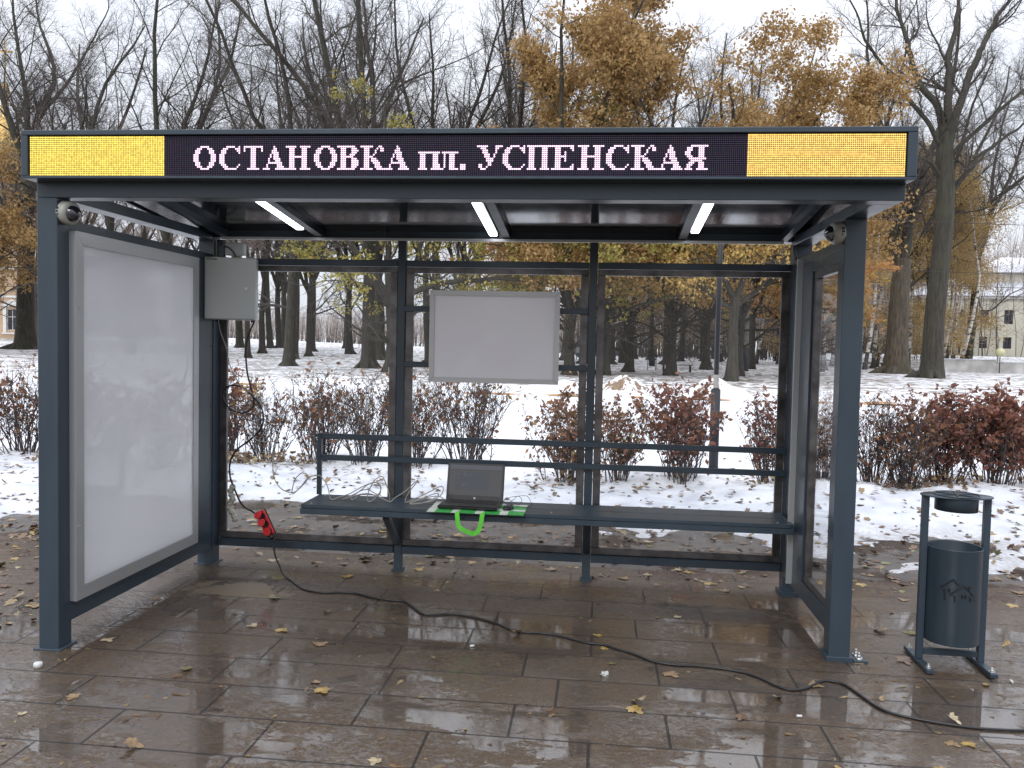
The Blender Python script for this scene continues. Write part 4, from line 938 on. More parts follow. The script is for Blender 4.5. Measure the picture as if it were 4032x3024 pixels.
def foliage(T, seed, n, size, mat, name, spread=.35, zmin=None, clump=.35, rmax=None):
    rs = np.random.RandomState(seed); tips = np.array(T.tips)
    if zmin: tips = tips[tips[:, 2] > zmin]
    cells = np.floor(tips/2.2).astype(int); h = (np.abs(cells[:, 0]*73856093 ^ cells[:, 1]*19349663 ^ cells[:, 2]*83492791) % 1000)/1000.0
    p = np.where(h < clump*.5, .15, .4+h); p = p/p.sum()
    if rmax:
        o_ = np.median(tips[:, :2], axis=0); far_ = np.hypot(tips[:, 0]-o_[0], tips[:, 1]-o_[1]) > rmax*(.8+.4*h); p = np.where(far_, 0, p); p = p/p.sum()
    m_ = n//9; cc = tips[rs.choice(len(tips), m_, p=p)]+rs.normal(scale=spread*.6, size=(m_, 3))
    C_ = np.repeat(cc, 9, axis=0)+rs.normal(scale=spread*.55, size=(m_*9, 3))*np.array((1, 1, .7))
    V, F = leafcloud(rs, C_, size); return npmesh(name, V, [(4, F)], mat, False)
def place(kind, x, y, rz, s, label, cat="tree", group=None, name="bare_tree", leaf=None, dz=0):
    t = empty(name, (x, y, gz(x, y)-.03+dz), rz, label, cat, group); t.scale = (s, s, s)
    link("trunk", kind[0], t); c = link("crown", kind[1], t)
    if leaf: link("foliage", leaf, c)
    return t
LIN = [make_tree(40+i, H0=(7, 9, 6, 10, 8)[i], Lm=(18.5, 17, 19.5, 16, 18)[i], r0=.40, nlead=(4, 3, 4, 3, 4)[i], lean=((.4, 0), (-.5, .3), (.2, 0), (.7, 0), (-.3, 0))[i], limbs=1, name="linden") for i in range(5)]
# trunks seen through the left bay and above the left half of the sign
rg = random.Random(77)
NEAR = [
 (622, -14.5, 41.7, 1, .80, "slim bare tree nearest the shelter in the left glass bay, with a forked trunk"), (795, -9.8, 41.1, 2, 1.0, "thick bare tree with spreading roots left of the first middle post"),
 (683, -24.5, 74, 0, .98, "bare tree with a thick trunk in the middle of the left glass bay"), (663, -26.5, 80, 3, .8, "thin straight bare tree in the left glass bay"), (545, -35, 82, 1, 1.0, "bare tree beside the grey cabinet"),
 (568, -32.5, 84, 3, .85, "thin bare tree just right of the cabinet"), (590, -33, 88, 0, .95, "third bare tree right of the cabinet"), (640, -29.5, 88, 2, .9, "bare tree behind the forked slim one"),
 (822, -16.3, 68.6, 4, .9, "thin bare tree behind the thick rooted one"), (927, -9.6, 56.5, 3, .7, "thin bare tree left of the blank poster frame"),
]
for _, x, y, k, s, lb_ in NEAR: place(LIN[k], x, y, rg.uniform(0, 6.28), s, lb_, group="bare trees behind the shelter")
BACKG = "bare trees in the rows of the park"
rows = [(-7.8, 50, 4), (-3.2, 51, 1), (-34, 50, 2), (-27.5, 54, 4), (-20, 57, 0), (-13.5, 60, 1), (-4, 62, 3), (1.5, 66, 0), (-39, 66, 1), (-55, 76, 2), (-48, 74, 3), (-20, 70, 2), (-9, 74, 4), (-1, 79, 2), (-42, 90, 0), (-64, 92, 4), (-58, 96, 1), (-36, 98, 2),
        (-28, 98, 4), (-6, 93, 1), (4, 90, 3), (8, 72, 4), (16.5, 76, 1), (14, 61, 3), (21, 82, 2), (27.5, 72, 0), (34, 78, 1), (39.5, 84, 3), (46, 88, 0), (35.5, 62, 4), (9, 96, 2), (0.5, 104, 0), (-14, 100, 3), (26, 98, 1), (51, 100, 2), (17, 101, 4)]
SPOTS = [(-60, "at the left picture edge"), (25, "left of the sign's left end"), (110, "above the left part of the yellow field"), (205, "above the middle of the yellow field"), (300, "above the right part of the yellow field"), (385, "above the dark gap left of the lettering"), (440, "above the first letter О"), (500, "above the first letter С"), (550, "above the letter Т"), (605, "above the first letter А"), (665, "above the first letter Н"), (720, "above the second letter О"), (780, "above the letter В"), (835, "above the first letter К"), (880, "above the second letter А"), (935, "above the small letters пл"),
 (1060, "above the letter У"), (1120, "above the second letter С"), (1185, "above the capital letter П"), (1245, "above the letter Е"), (1310, "above the second letter Н"), (1375, "above the third letter С"), (1430, "above the second letter К"), (1485, "above the last letter А"), (1530, "above the letter Я"), (1590, "above the dark gap right of the lettering"), (1700, "above the left part of the amber field"), (1800, "above the middle of the amber field"), (1900, "above the right part of the amber field"), (2000, "just right of the sign's right end"), (2120, "right of the tall forked tree"), (2240, "at the right picture edge")]
def spot(x, y, z=16):
    v = Vector((x, y, z))-CAM; return 1106+1825*v.dot(cr)/v.dot(cf)
USED = {}
def where(x, y, lead, z=16, sp=None):
    u = spot(x, y, z); t = min(sp or SPOTS, key=lambda s_: abs(s_[0]-u))[1]; k = USED.get((lead, t), 0); USED[lead, t] = k+1
    return lead+" "+t+(", nearest to the shelter", ", in the row just behind", ", further back", ", far back in the park", ", faintest of all there")[min(k, 4)]
for x, y, k in sorted(rows, key=lambda q: q[1]):
    xx = x+rg.uniform(-.8, .8)
    if spot(xx, y) > 2130 and y > 80: continue
    place(LIN[k], xx, y, rg.uniform(0, 6.28), rg.uniform(.88, 1.08), where(xx, y, "bare tree rising"), group=BACKG)
# two big bare trees on the right, limb by limb, and the forked one on the left
def hand_tree(name, base, trunkpts, radii, limbs, seed, label, bark='bark', flare=True, grp=None, twigs=9):
    T = Tree(seed); rg = T.rg; b0 = Vector(base)
    L = lambda pl: [tuple(Vector(p)-b0) for p in pl]
    tp = smooth_path(L(trunkpts), 4); rr = np.interp(np.linspace(0, 1, len(tp)), np.linspace(0, 1, len(radii)), radii)
    rr[0] *= 1.25; rr[1] *= 1.08
    tp = np.vstack([[tp[0][0], tp[0][1], -.4], tp]); rr = np.concatenate([[rr[0]*1.15], rr])
    trunk = [(tp, rr)]+roots(rg, radii[0])
    S = S_LIN
    for pl, ra, rb in limbs:
        q = smooth_path(L(pl), 5); n = len(q)
        dep = np.linspace(0, 1, n)*rg.uniform(-3.0, 3.0); q[:, 1] += dep; q[:, 0] += np.cumsum([rg.gauss(0, .05) for _ in range(n)])
        r = np.linspace(ra, rb, n); T.big.append((q, r))
        tot = sum(np.linalg.norm(q[i+1]-q[i]) for i in range(n-1))
        for i in range(int(twigs*tot/9)):
            k = rg.randint(2, n-2); d = q[k+1]-q[k]; d /= np.linalg.norm(d); a = rg.uniform(0, 6.28)
            nd = unit((d[0]*.6+math.cos(a)*.75, d[1]*.6+math.sin(a)*.75, d[2]*.6+.2))
            T.grow(tuple(q[k]), nd, rg.uniform(2.6, 5.2)*(1.1-.5*k/n), r[k]*.4, 2, S)
        T.grow(tuple(q[-1]), unit(tuple(q[-1]-q[-2])), 4.5, rb, 2, S)
    tm = tube_mesh(name+"_trunk", [(trunk, 14, 0)], [M[bark]]); cm = tube_mesh(name+"_crown", [(T.big, 8, 0), (T.mid, 5, 0), (T.fine, 3, 1)], [M['bark'], M['twig']])
    t = empty("bare_tree", (base[0], base[1], gz(base[0], base[1])), 0, label, "tree", grp); link("trunk", tm, t); link("crown", cm, t); return T
Y2 = 48.8
hand_tree("forked", (22.34, Y2, 0), [(22.34, Y2, 0), (22.358, Y2, 3.24), (22.5, Y2, 5.98), (22.65, Y2, 8.7), (22.66, Y2, 11.4), (22.5, Y2, 13.3), (22.66, Y2, 14.4)], [.62, .56, .54, .52, .50, .46, .42],
 [([(22.6, Y2, 13.6), (22.12, Y2, 15.97), (21.4, Y2, 17.3), (20.7, Y2, 19.5), (20.5, Y2, 20.5), (20.0, Y2, 22.1), (19.7, Y2, 24.3)], .24, .07),
  ([(22.66, Y2, 14.0), (22.66, Y2, 16.8), (22.73, Y2, 18.6), (23.1, Y2, 20.5), (23.3, Y2, 22.1), (23.4, Y2, 24.2)], .27, .07),
  ([(22.68, Y2, 14.2), (23.24, Y2, 17.0), (23.56, Y2, 18.6), (24.0, Y2, 19.7), (24.7, Y2, 21), (25.45, Y2, 22), (26.15, Y2, 23.3)], .25, .07),
  ([(22.75, Y2, 10.2), (23.36, Y2, 11.4), (24.35, Y2, 12.5), (25.33, Y2, 13.55), (26.87, Y2, 14.6), (28.05, Y2, 15.4)], .20, .06),
  ([(22.6, Y2, 11.6), (21.4, Y2, 12.6), (20.0, Y2, 13.0), (18.6, Y2, 14.2)], .12, .05),
  ([(22.65, Y2, 12.8), (24.2, Y2, 14.6), (26.2, Y2, 16.6), (28.2, Y2, 18.2)], .15, .05),
  ([(22.6, Y2, 13.2), (21.2, Y2, 15.0), (19.4, Y2, 16.8), (17.6, Y2, 18.8), (16.6, Y2, 20.6)], .16, .05)],
 901, "tall dark bare tree right of the shelter, dividing into several limbs")
Y1 = 58.0
hand_tree("scarred", (23.39, Y1, 0), [(23.39, Y1, 0), (23.4, Y1, 3.5), (23.45, Y1, 6.1), (23.6, Y1, 8.0)], [.80, .68, .62, .50],
 [([(23.6, Y1, 7.6), (24.15, Y1, 11.5), (24.8, Y1, 13.8), (25.6, Y1, 16.3), (26.6, Y1, 20), (27.0, Y1, 24)], .40, .08),
  ([(23.3, Y1, 7.0), (22.9, Y1, 10.6), (22.5, Y1, 13.8), (21.6, Y1, 17.9), (21.1, Y1, 21.1), (20.8, Y1, 25)], .33, .07),
  ([(23.2, Y1, 9.6), (21.6, Y1, 12), (20.2, Y1, 13.2), (18.8, Y1, 15.5)], .15, .05)],
 902, "thick leaning tree with a bare pale scar on its trunk, right of the shelter", bark='barebark')
YL = 62.8
hand_tree("left_fork", (-45.3, YL, 0), [(-45.3, YL, 0), (-45.3, YL, 4.3), (-45.1, YL, 10), (-45, YL, 13.9), (-45.5, YL, 16.6)], [.80, .66, .60, .52, .44],
 [([(-45.5, YL, 16.2), (-46.2, YL, 18), (-47.05, YL, 20.7), (-47.9, YL, 23.4), (-48.4, YL, 27)], .28, .07),
  ([(-45.4, YL, 16), (-44.2, YL, 19.2), (-43.4, YL, 21.5), (-43.15, YL, 22.6), (-43.95, YL, 25.2), (-44.96, YL, 27.5), (-45.4, YL, 30)], .30, .06),
  ([(-44.0, YL, 19.4), (-42.0, YL, 22.0), (-40.5, YL, 25), (-39.2, YL, 28)], .16, .05),
  ([(-45.2, YL, 9), (-43.5, YL, 11.5), (-41.5, YL, 13.5), (-40.5, YL, 17)], .16, .05)],
 903, "forked bare tree at the far left beside the sign's end")
place(LIN[1], -75.4, 96, 1.0, .9, "bare tree in front of the yellow church at the left picture edge")
place(LIN[3], -52.5, 72, 2.0, .8, "thin bare tree right beside the forked one at the far left")

# trees that keep their leaves
S_OAK = dict(max=4, seg=[6, 9, 7, 5, 3], wig=[.02, .19, .17, .22, .25], up=[.05, .02, .02, .01, 0], tap=[.6, .3, .3, .3, .4], n=[0, 5, 9, 6, 5], t0=[.5, .12, .12, .1, 0],
             ang=[0, (.3, .8), (.6, 1.2), (.5, 1.1), (.5, 1.1)], len=[0, .9, .42, .45, .45], rad=[0, .5, .42, .45, .6], rmin=.012)
def oak(seed, H0, Lm, r0, nl, n, size, mat, lead=(.2, .7), limbs=5, spread=.3, zmin=None, rmax=None, spec=S_OAK, name="oak"):
    tm, cm, T = make_tree(seed, H0, Lm, r0, spec, nl, lead, limbs=limbs, name=name)
    return (tm, cm), foliage(T, seed, n, size, mat, name+"_foliage", spread, zmin, .35, rmax)
A1, A1f = oak(60, 4.0, 14.6, .29, 5, 70000, .16, M['oak'], (.10, .46), 5, .38, 4.2, 4.8)
A2, A2f = oak(61, 3.2, 12.8, .29, 6, 80000, .16, M['oak'], (.10, .62), 7, .42, 4.0, 5.4)
A3, A3f = oak(62, 3.0, 8.5, .30, 5, 13000, .16, M['maple'], (.3, .9), 6, .24, 4.0)
A4, A4f = oak(63, 3.2, 9.0, .30, 5, 13000, .16, M['mapleg'], (.3, .9), 6, .24, 3.0)
A5, A5f = oak(64, 3.6, 8.0, .30, 5, 13000, .16, M['mapleo'], (.3, .9), 5, .24, 4.2)
A6, A6f = oak(65, 4.2, 10.5, .33, 5, 30000, .20, M['oak'], (.2, .7), 6, .4, 3.6)
G1 = "trees still in leaf behind the shelter"
place(A1, 2.9, 39.9, .5, 1.04, "tall golden brown oak whose crown rises above the middle of the sign", name="leafy_tree", leaf=A1f, group=G1)
place(A2, 10.2, 43.2, 2.2, 1.0, "broad golden oak whose rounded crown rises above the right half of the sign", name="leafy_tree", leaf=A2f, group=G1)
place(A3, 6.45, 41.5, 4.2, .96, "golden oak with its trunk beside the park bench", name="leafy_tree", leaf=A3f, group=G1)
place(A4, -7.3, 36.0, 1.0, .98, "green-gold maple hanging into the top right of the left glass bay", name="leafy_tree", leaf=A4f, group=G1)
place(A5, -1.8, 50.0, 2.0, 1.0, "orange maple glowing behind the top of the poster frame", name="leafy_tree", leaf=A5f, group=G1)
place(A4, 1.2, 38.3, 3.0, .95, "yellow-green maple right of the poster frame, with a thick trunk", name="leafy_tree", leaf=A4f, group=G1)
place(A3, 4.4, 46.0, .3, .92, "golden maple seen in the left part of the right glass bay", name="leafy_tree", leaf=A3f, group=G1)
place(A3, 10.0, 55.7, 1.5, 1.05, "golden maple seen beside the lamp post", name="leafy_tree", leaf=A3f, group=G1)
place(A3, 15.0, 47.0, 2.7, .64, "gold maple between the shelter and the two big bare trees", name="leafy_tree", leaf=A5f, group=G1)
place(A3, 18.2, 58.0, 5.0, .78, "golden maple behind the right post of the shelter", name="leafy_tree", leaf=A3f, group=G1)
place(A2, -46.5, 56.5, .9, .92, "rust-gold oak at the left picture edge, lower than the sign", name="leafy_tree", leaf=A2f, group=G1)
place(A6, -40.6, 50, .9, 1.0, "rust-brown oak crown reaching in from the left picture edge", name="leafy_tree", leaf=A6f, group=G1)
place(A3, -50.5, 60.0, 3.9, 1.0, "gold maple in front of the yellow church", name="leafy_tree", leaf=A3f, group=G1)
place(A5, 3.6, 66, 1.1, 1.0, "orange maple far behind the middle bay", name="leafy_tree", leaf=A5f, group=G1)
# forked oak trunk seen through the right bay
fk = Tree(70)
Yf = 35.8
def fork_tree():
    T = Tree(71); rg = T.rg; tr = [(np.array([(0, 0, -.3), (0, 0, .1), (.03, 0, 1.2), (.0, 0, 2.6), (.05, 0, 3.9)]), np.array((.42, .34, .235, .21, .22)))]+roots(rg, .22)
    for pl, ra in (([(.05, 0, 3.7), (-.5, .2, 5.0), (-.55, .3, 6.5), (-.7, .2, 9)], .15), ([(.1, 0, 3.8), (.5, -.1, 5.2), (.75, 0, 7), (.9, .3, 9.5)], .15), ([(.15, 0, 3.5), (1.2, .2, 4.4), (2.0, .3, 5.8), (3.0, .2, 7.5)], .11), ([(-.05, 0, 3.3), (-1.0, -.2, 3.9), (-2.0, -.2, 5)], .10), ([(.6, 0, 5.2), (2.0, .4, 5.5), (3.2, .5, 5.4)], .07)):
        q = smooth_path(pl, 4); n = len(q); T.big.append((q, np.linspace(ra, .05, n)))
        for i in range(7):
            k = rg.randint(n//3, n-2); a = rg.uniform(0, 6.28); T.grow(tuple(q[k]), unit((math.cos(a), math.sin(a), .35)), rg.uniform(1.6, 3.2), .045, 2, S_OAK)
    return (tube_mesh("fork_trunk", [(tr, 14, 0)], [M['bark']]), tube_mesh("fork_crown", [(T.big, 8, 0), (T.mid, 5, 0), (T.fine, 3, 1)], [M['bark'], M['twig']])), foliage(T, 71, 5200, .16, M['maple'], "fork_foliage", .3)
FK, FKf = fork_tree()
place(FK, 8.7, Yf, 0, 1, "oak whose stout trunk forks into big limbs in the right glass bay", name="leafy_tree", leaf=FKf, group=G1)
place((LIN[1][0], LIN[1][1]), 4.8, 73.3, 1.0, .9, "thin dark trunk beside the yellow-green maple's trunk", group="bare trees behind the shelter")
for i, (x, y) in enumerate(((11.5, 90), (14.5, 95), (17, 88), (7, 100), (20.5, 100), (9.5, 84), (23.5, 92), (13, 80), (5.5, 88), (18.5, 110), (25, 106))):
    place(LIN[i % 5], x, y, i*1.3, .8, "dark trunk of a bare tree in the wood behind the right glass bay", group="trunks of the wood behind the right bay")

# birches with thin golden foliage
S_BIR = dict(max=3, seg=[8, 7, 6, 4, 3], wig=[.03, .10, .16, .2, .2], up=[.03, .03, -.05, -.09, 0], tap=[.3, .3, .3, .4, .4], n=[0, 1, 16, 8, 5], t0=[.3, .05, .1, .1, 0],
             ang=[0, (0, .1), (.5, .9), (.4, .9), (.4, .9)], len=[0, 1.0, .30, .42, .4], rad=[0, 1, .3, .4, .6], rmin=.012)
BIR = []
for i in range(3):
    tm, cm, T = make_tree(80+i, 6.5, 11, .17, S_BIR, 1, (.02, .1), lean=((.9, 0), (-.5, 0), (1.5, .3))[i], name="birch", bark='birch', limbs=2)
    cm = tube_mesh("birch_crown", [(T.big, 7, 0), (T.mid, 4, 1), (T.fine, 3, 1)], [M['birch'], M['ptwig']])
    BIR.append((tm, cm, foliage(T, 80+i, 15000, .13, M['birchl'], "birch_foliage", .55, None, .2)))
BG_ = "golden birches on the right"
RS = [(1560, "behind the middle of the right glass bay"), (1700, "below the left part of the amber field"), (1800, "below the middle of the amber field"), (1890, "just left of the thick scarred tree"), (1975, "between the scarred tree and the tall forked tree"), (2045, "just right of the tall forked tree"), (2110, "in front of the white building")]
bl_ = [(32.8, 71, 2, 1.0, "leaning white birch in front of the low white wall"), (24.6, 69, 0, 1.0, "white birch just left of the scarred tree"), (28.6, 72.4, 1, 1.0, "white birch between the two big bare trees"),
       (8.3, 62, 0, .9, "thin white birch trunk left of the lamp post"), (2.9, 58, 1, .85, "thin white birch beside the thick trunk right of the poster frame"), (19.8, 63, 1, .95, "white birch seen in the right side glass")]
for x, y, k, s, lb_ in bl_: place(BIR[k], x, y, 0 if k == 2 else rg.uniform(0, 6), s, lb_, name="birch", leaf=BIR[k][2], group=BG_)
for i, (x, y) in enumerate(sorted(((22, 78), (25.5, 82), (29, 80), (32, 86), (35.5, 82), (27, 88), (38.5, 88), (31, 92), (42, 92), (45, 86), (36, 96), (23, 92), (18.5, 84), (40, 78), (48, 94), (16, 92), (12.5, 98), (26.8, 74), (30.5, 76), (24, 86), (28.5, 84), (33, 90), (30, 96), (21, 86), (34.5, 98), (26, 100), (37.5, 84), (20, 72), (33.5, 76.5), (43.5, 99)), key=lambda q: q[1])):
    if spot(x, y, 3) > 2085: continue
    place(BIR[i % 3], x, y, i*2.1, .85+.25*rg.random(), where(x, y, "golden birch", 4, RS), name="birch", leaf=BIR[i % 3][2], group="golden birch wood")
# dark spruce at the right edge
def spruce():
    rs = np.random.RandomState(5); tr = [(np.array([(0, 0, -.3), (0, 0, 7), (0, 0, 15)]), np.array((.25, .15, .03)))]; br = []; C_ = []
    rgs = random.Random(5)
    for i in range(150):
        z = 1.0+14*(i/150)**.9; L = (15.3-z)*.26+.2; a = rgs.uniform(0, 6.28)
        pts, _ = walk(rgs, (0, 0, z), unit((math.cos(a), math.sin(a), -.15)), L, 5, .05, -.02); br.append((np.array(pts), np.linspace(.04, .01, 6)))
        for q in pts[1:]: C_ += [q]*28
    C_ = np.array(C_)+rs.normal(scale=.2, size=(len(C_), 3)); V, F = leafcloud(rs, C_, .22)
    return (tube_mesh("spruce_trunk", [(tr, 8, 0)], [M['bark']]), tube_mesh("spruce_crown", [(br, 4, 0)], [M['bark']])), npmesh("spruce_foliage", V, [(4, F)], M['spruce'], False)
SPR, SPRf = spruce()
place(SPR, 56.5, 96, 0, 1.3, "dark green spruce at the right picture edge", name="spruce_tree", leaf=SPRf)
# far wood and undergrowth: one mass
def far_wood(name, n, fx, fy, hmin, hmax, seed, label, tw, tr_every=6, r=.05):
    rgs = random.Random(seed); a, b_ = [], []
    for i in range(n):
        x, y = fx(rgs), fy(rgs); g = gz(x, y); h = rgs.uniform(hmin, hmax)
        pts, _ = walk(rgs, (x, y, g-.2), unit((rgs.gauss(0, .07), 0, 1)), h, 5, .05, .02)
        a.append((np.array(pts), np.linspace(r*(2.2 if i % tr_every == 0 else 1), r*.25, 6)))
        for _ in range(9):
            k = rgs.randint(1, 5); q, _ = walk(rgs, pts[k], unit((rgs.gauss(0, .6), rgs.gauss(0, .6), rgs.uniform(.3, 1))), h*rgs.uniform(.15, .4), 3, .2, .05)
            b_.append((np.array(q), np.linspace(r*.55, .015, 4)))
    return tag(link(name, tube_mesh(name, [(a, 4, 0), (b_, 3, 1)], [M['twig'], M[tw]])), label, "wood", kind='stuff')
far_wood("far_wood", 2300, lambda g: g.uniform(-2, 78), lambda g: g.uniform(112, 160), 9, 17, 31, "brown far wood filling the background on the right", 'ptwig')
far_wood("far_undergrowth", 2000, lambda g: g.uniform(-105, 5), lambda g: g.uniform(150, 185), 3.0, 6.5, 32, "low brown belt of far bushes on the left horizon", 'ptwig')
# pale frosty twigs rising just above the left half of the sign
S_PAL = dict(S_LIN, up=[.05, .08, .10, .08, .05], ang=[0, (.2, .5), (.3, .6), (.3, .6), (.3, .6)])
PAL = [make_tree(90+i, 5.0, 9.5, .22, S_PAL, 4, (.1, .5), name="pale_tree", twig='ptwig', bark='bark') for i in range(2)]
for i, (x, y) in enumerate(((-36, 64), (-31, 60), (-26, 66), (-20.5, 62), (-16, 66), (-40, 60), (-23, 56), (-8, 60), (-2.5, 56))):
    place(PAL[i % 2], x, y, i*1.7, 1.0+.12*(i % 3), where(x, y, "low pale-twigged tree peeping", 10), group="low pale trees")
# ------------------------------------------------------------------ lamp post, poles, wires
lpst = empty("lamp_post", (3.942, 5.97, 0), 0, "slim black lamp post with a thicker base standing in the hedge", "lamp post")
b = MB().cyl((0, 0, -.05), (0, 0, 1.04), .054, n=20).cyl((0, 0, 1.04), (0, 0, 1.055), .054, .034, n=20); b.obj("base_sleeve", M['dkm'], lpst)
pp = MB().cyl((0, 0, 1.055), (0, 0, 3.45), .029, n=18).obj("pole", M['dkm'], lpst)
MB().lathe([(.0305, 1.06), (.0312, 1.08), (.0312, 1.19), (.0305, 1.21)], 18).obj("paper_notice", M['conc'], pp)
b = MB().lathe([(0, 3.62), (.10, 3.58), (.13, 3.52), (.05, 3.50), (.05, 3.44), (0, 3.44)], 24); b.obj("lamp_head", M['dkm'], lpst)
g2 = empty("utility_pole", (12.4, 54, 0), 0, "tall pale grey concrete pole with a dark sleeve at its foot", "pole")
MB().cyl((0, 0, 1.6), (0, 0, 9.5), .15, .11, n=14).obj("pole", M['gpole'], g2); MB().cyl((0, 0, -.2), (0, 0, 1.6), .19, n=14).obj("sleeve", M['dkm'], g2)
for i, (za, zb, lb_) in enumerate(((6.95, 6.30, "uppermost overhead wire crossing the two big bare trees"), (5.0, 4.50, "overhead wire crossing the two big bare trees, middle one"), (4.50, 3.98, "lowest overhead wire crossing the two big bare trees"))):
    pts = [(x, 30, za+(zb-za)*(x-6)/16-.10*math.sin(math.pi*(x-6)/16)) for x in np.linspace(6, 24, 12)]
    tag(cable("overhead_wire", pts, .009, M['dkm'], n=2, sides=5), lb_, "wire", "overhead wires")

# ------------------------------------------------------------------ mounds, sand strip
def mound(x, y, rx, ry, h, seed, label, patch):
    V, n, k = [], 40, 14
    V.append((0, 0, h*.8*(1+.25*noise.fractal(Vector((seed, 0, seed)), 1, 2, 4))))
    for j in range(1, k+1):
        t = j/k
        for i in range(n):
            a = 2*math.pi*i/n; q = noise.fractal(Vector((math.cos(a)*t*2+seed, math.sin(a)*t*2, seed)), 1, 2, 4)
            V.append((rx*t*math.cos(a)*(1+.18*q), ry*t*math.sin(a)*(1+.18*q), h*.8*(.5+.5*math.cos(math.pi*t))**.85*(1+.25*q)-.06*(t > .97)))
    F3 = [(0, 1+i, 1+(i+1) % n) for i in range(n)]; F4 = [(1+(j-1)*n+i, 1+j*n+i, 1+j*n+(i+1) % n, 1+(j-1)*n+(i+1) % n) for j in range(1, k) for i in range(n)]
    b = NB("snowed_earth"); nn = b.noise(b.co(loc=(seed, 0, 0)), 1.7, 6, .6, .4); sp = b.n("ShaderNodeSeparateXYZ"); b.put(sp.inputs[0], b.co())
    f = b.math('ADD', nn, b.math('MULTIPLY', sp.outputs[2], patch)); e = b.noise(b.co(), 22, 5, .7)
    col = b.mix(b.ramp(f, (.58, 0.), (.61, 1.)), (.86, .87, .9), b.ramp(e, (.3, (.13, .08, .05)), (.7, (.32, .22, .14))))
    b.set(Base_Color=col, Roughness=.8, Normal=b.bump(e, .6, .05))
    return tag(link("earth_mound", npmesh("earth_mound", V, [(3, np.array(F3)), (4, np.array(F4))], b.m), None, (x, y, gz(x, y)-.01)), label, "mound", "snowed-over earth mounds beyond the hedge")
mound(3.45, 23.0, 1.15, 1.3, .72, 1, "brown-topped snowed earth mound behind the second middle post, in the right glass bay", .12)
mound(6.3, 23.3, 1.25, 1.2, .66, 2, "earth mound right behind the lamp post", .06)
mound(1.4, 22.6, 1.5, 1.2, .46, 3, "low white mound right of the poster frame's lower corner", -.3)
mound(-1.2, 23.3, 1.6, 1.0, .34, 4, "low white mound under the blank poster frame", -.4)
mound(-5.2, 21.0, 2.1, 1.2, .42, 5, "long white mound left of the first middle post", -.4)
mound(8.6, 23.5, 1.2, 1.0, .36, 6, "low white mound seen at the right end of the right glass bay", -.4)
V = []; n = 60
rg = random.Random(4)
for i in range(n+1):
    x = -2.0+13*i/n; wob = .25*noise.noise(Vector((x*.9, 0, 2))); hz = .10*noise.noise(Vector((x*.8, 5, 2))); V += [(x, 20.4+wob, gz(x, 20.4+wob)+hz), (x, 21.1+.5*math.sin(x*.7)*.4+wob*2, gz(x, 21.1)+.01+hz)]
F = np.array([(2*i, 2*i+2, 2*i+3, 2*i+1) for i in range(n)])
tag(link("sand_path", npmesh("sand_path", V, [(4, F)], M['clay'])), kind='structure')

# ------------------------------------------------------------------ park furniture
pb = empty("park_bench", (7.35, 48.3, gz(7.35, 48.3)), R(3), "plain dark park bench without a back on the snow", "park bench")
MB().box(-.92, .92, -.22, .22, .40, .46, .01).obj("seat", M['wood'], pb)
for x in (-.8, .8): MB().box(x-.05, x+.05, -.18, .18, -.05, .40, .01).obj("leg", M['dkm'], pb)
pb2 = empty("park_bench", (27.0, 76, gz(27.0, 76)), R(-5), "low dark bench far off between birches, right of the shelter", "park bench")
MB().box(-1.4, 1.4, -.25, .25, .42, .50, .01).obj("seat", M['wood'], pb2)
for x in (-1.2, 1.2): MB().box(x-.06, x+.06, -.2, .2, -.05, .42, .01).obj("leg", M['dkm'], pb2)
pn = empty("park_litter_bin", (6.05, 51.5, gz(6.05, 51.5)), 0, "small dark park litter bin in a frame left of the park bench", "litter bin")
q = MB().lathe([(0, .25), (.19, .25), (.21, .80), (.18, .80), (.17, .3), (0, .3)], 20); q.obj("bucket", M['dkm'], pn)
for x in (-.26, .26): MB().box(x-.025, x+.025, -.03, .03, -.05, 1.02, .004).obj("upright", M['dkm'], pn)
MB().box(-.235, .235, -.03, .03, .98, 1.02, .004).obj("cross_bar", M['dkm'], pn)
ub = empty("utility_box", (-6.6, 33.5, gz(-6.6, 33.5)), R(8), "small grey box standing on the snow by the first middle post", "box")
MB().box(-.16, .16, -.12, .12, -.03, .34, .01).obj("box_body", M['gpole'], ub); MB().box(-.19, .19, -.15, .15, .341, .37, .01).obj("lid", M['dkm'], ub)
pl = empty("plank_stack", (-6.55, 17.6, gz(-6.55, 17.6)), R(5), "small stack of pale wooden planks behind the hedge by the cabinet", "planks")
yel = simple("fresh_timber", (.46, .30, .13), .8, var=.3, scale=6)
for k in range(4): MB().box(-.40+.06*k, .30+.02*k, -.09, .09, .0+k*.085, .045+k*.085, .004).obj("plank", yel, pl)
for k in range(3):
    for x in (-.2, .2): MB().box(x-.04, x+.04, -.08, .08, .0455+k*.085, .0845+k*.085, .003).obj("spacer", yel, pl)

